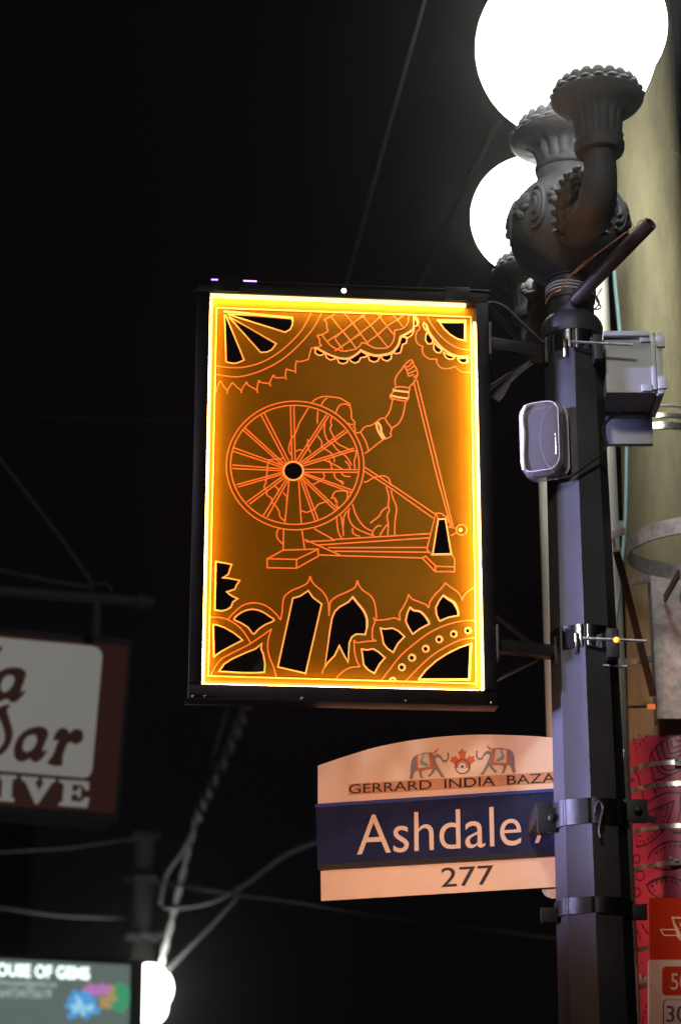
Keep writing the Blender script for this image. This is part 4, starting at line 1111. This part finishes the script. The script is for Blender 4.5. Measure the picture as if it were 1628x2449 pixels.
# ================================================================== lit shop screen, bottom left
GS = Plane(atD(154, 2372, 12.0), 17)
k8 = 3.5636
def z8(x, y): return GS.uv(x/k8, 2250 + y/k8)
gs = thing('lit_shop_sign', 'grey backlit shop sign with white letters and a coloured lotus', 'shop sign', tuple(GS.w(0, -.5)))
MB().prism([[z8(-2200, 5), z8(1228, 166), z8(1205, 1320), z8(-2200, 1250)]], GS.w, -.25, -.006).build('cabinet', M['dark'], gs, smooth_=False)
MB().prism([[z8(-2150, 50), z8(1112, 206), z8(1092, 1290), z8(-2150, 1200)]], GS.w, -.0055, 0).build('screen', M['g_face'], gs, smooth_=False)
m_ = MB(); m_.text('HOUSE OF GEMS', GS.w, z8(-105, 296), z8(765, 334), z8(-105, 186), .0005, .004, .02); m_.build('title_lettering', M['g_ink'], gs, smooth_=False)
m_ = MB(); m_.text('www.houseofgems.ca', GS.w, z8(-190, 388), z8(482, 412), z8(-190, 316), .0005, .004); m_.text('Ph.6473475619', GS.w, z8(-110, 478), z8(440, 492), z8(-110, 402), .0005, .004); m_.build('small_lettering', M['g_ink2'], gs, smooth_=False)
def petals(cx, cy, tips, wd, m, h):
    mb = MB()
    for i, (tx, ty) in enumerate(tips):
        a = V((cx, cy)); b = V((tx, ty)); d_ = b - a; n_ = V((-d_.y, d_.x)).normalized()
        p = [a, a + d_*.3 + n_*wd*.7, a + d_*.65 + n_*wd, a + d_*.9 + n_*wd*.55, b, a + d_*.9 - n_*wd*.55, a + d_*.65 - n_*wd, a + d_*.3 - n_*wd*.7]
        mb.prism([[z8(*v_) for v_ in p]], GS.w, h + i*2e-4, h + .001 + i*2e-4)
    mb.build('lotus_petals', m, gs, smooth_=False)
petals(1020, 490, [(1020, 345), (1090, 380), (1110, 450), (1100, 550), (1040, 620), (960, 590), (950, 400)], 46, M['g_green'], .0006)
petals(910, 480, [(930, 590), (860, 580), (850, 520), (1000, 500), (975, 400), (960, 370)], 30, M['g_orange'], .0030)
petals(850, 470, [(700, 400), (750, 365), (800, 380), (880, 360), (950, 380)], 34, M['g_pink'], .0050)
petals(715, 560, [(620, 420), (700, 430), (760, 430), (825, 500), (855, 610), (750, 665), (575, 660), (550, 555), (575, 485)], 36, M['g_blue'], .0072)
petals(715, 565, [(640, 470), (810, 560), (790, 600), (700, 650), (610, 610), (590, 560), (640, 540)], 20, M['g_lblue'], .0100)
MB().box(GS.w(*z8(1150, 700), -.2) + V((0, 0, -1.4)), (.12, .12, 3.0)).build('post', M['dark'], gs, smooth_=False)

# ================================================================== far utility pole and overhead wires
fp = thing('wooden_pole', 'dim distant utility pole behind the lit grey shop sign', 'utility pole', tuple(atY(341, 2300, 17.6).xy.to_3d() + V((0, 0, .13))))
fq = atY(341, 2200, 17.6)
MB().lathe((fq.x, fq.y, 0), [(.10, .13), (.085, zY(1992, 17.6)), (.03, zY(1988, 17.6))], 20).build('shaft', M['wood'], fp)
xa = MB()
for y, w_ in ((1998, .20), (2102, .17), (2238, .30)): xa.box(atY(350, y, 17.45), (w_, .05, .035))
build_each(xa, 'fitting', M['rod'], fp)
ins = MB()
for x, y in ((346, 1999), (370, 1998), (308, 2244), (330, 2244), (366, 2244), (372, 2245), (478, 1958), (442, 2024)):
    ins.blob(atY(x, y, 17.3), (V((.028, 0, 0)), V((0, .028, 0)), V((0, 0, .022))), 10, 6)
build_each(ins, 'insulator', M['wire_l'], fp)
WG = 'overhead wires in the night sky'
def ow(pts_, r, m, label): return cable('overhead_wire', [atD(*p) for p in pts_], r, m, label, 'wire', WG, k=6)
ow([(1030, -60, 6.5), (1015, 0, 6.6), (920, 340, 7.4), (825, 690, 8.4), (770, 900, 9)], .0065, M['wire'], 'faint steep wire rising above the top edge of the amber banner')
ow([(1215, 230, 6.6), (1190, 290, 6.8), (1090, 500, 7.6), (995, 695, 8.6), (930, 830, 9)], .008, M['wire'], 'faint steep wire from the globes down towards the banner corner')
ow([(-100, 993, 12), (0, 995, 12), (240, 1000, 12), (470, 1003, 12), (800, 1008, 12)], .011, M['wire'], 'faint level wire reaching the left side of the banner')
base = smooth([tuple(atD(*p)) for p in ((640, 1560, 13.0), (592, 1680, 13.4), (556, 1775, 13.8), (505, 1880, 14.2), (470, 1962, 14.6), (440, 2080, 15.2), (412, 2200, 15.7), (385, 2310, 16))], k=14)
tp = MB()
for ph in (0, pi):
    q = []
    for i, b_ in enumerate(base):
        a = ph + i*.62; w_ = .022 if i < 56 else .012
        q.append(V(b_) + V((w_*cos(a), w_*sin(a), w_*.4*sin(a + 1))))
    tp.tube(q, [.021 if i < 56 else .013 for i in range(len(q))], 8)
tag(tp.build('overhead_wire', M['wire_b'], sharp=180), 'thick pale twisted cable dropping from below the banner to the far lamp', 'wire', WG)
ow([(548, 1680, 13.4), (500, 1850, 14.2), (470, 1962, 14.6), (440, 2030, 15), (400, 2090, 15.4), (384, 2160, 15.6)], .014, M['wire_l'], 'thin slack wire beside the thick pale bundled cable')
ow([(395, 2168, 15), (450, 2166, 14.6), (520, 2150, 14), (600, 2105, 13.3), (680, 2045, 12.5), (770, 2008, 11.5), (900, 1975, 10)], .020, M['wire_l'], 'curved grey cable passing behind the street name sign')
ow([(300, 2102, 16), (400, 2112, 15), (550, 2135, 13.5), (700, 2155, 12), (850, 2180, 10.5), (1200, 2230, 9), (1800, 2300, 9)], .011, M['wire'], 'level bluish wire passing below the street name sign')
ow([(398, 2325, 15.8), (450, 2270, 15.2), (510, 2210, 14.5), (575, 2140, 13.6)], .016, M['wire'], 'dark diagonal wire rising right from the far lamp')
ow([(-80, 2042, 13), (0, 2035, 13.5), (150, 2026, 14.5), (260, 2012, 15.5), (370, 1997, 17)], .014, M['wire'], 'faint wire below the maroon shop sign ending at the far pole')
ow([(-80, 2165, 13), (0, 2170, 13.5), (150, 2190, 15), (300, 2196, 17)], .012, M['wire'], 'faint low wire just above the lit grey sign')

# ================================================================== haze added to imitate the lens halo round the globes
hz_ = MB().box((0, 0, 4.5), (250, 250, 12)).build('haze', bpy.data.materials.new('halo_haze'), smooth_=False)
tag(hz_, kind='stuff')
hm = hz_.data.materials[0]; hm.use_nodes = True; nt = hm.node_tree; nt.nodes.remove(nt.nodes['Principled BSDF'])
pv = nt.nodes.new('ShaderNodeVolumePrincipled'); pv.inputs['Color'].default_value = (.9, .92, .9, 1); pv.inputs['Density'].default_value = HAZE; pv.inputs['Anisotropy'].default_value = .955
nt.links.new(pv.outputs[0], nt.nodes['Material Output'].inputs['Volume'])
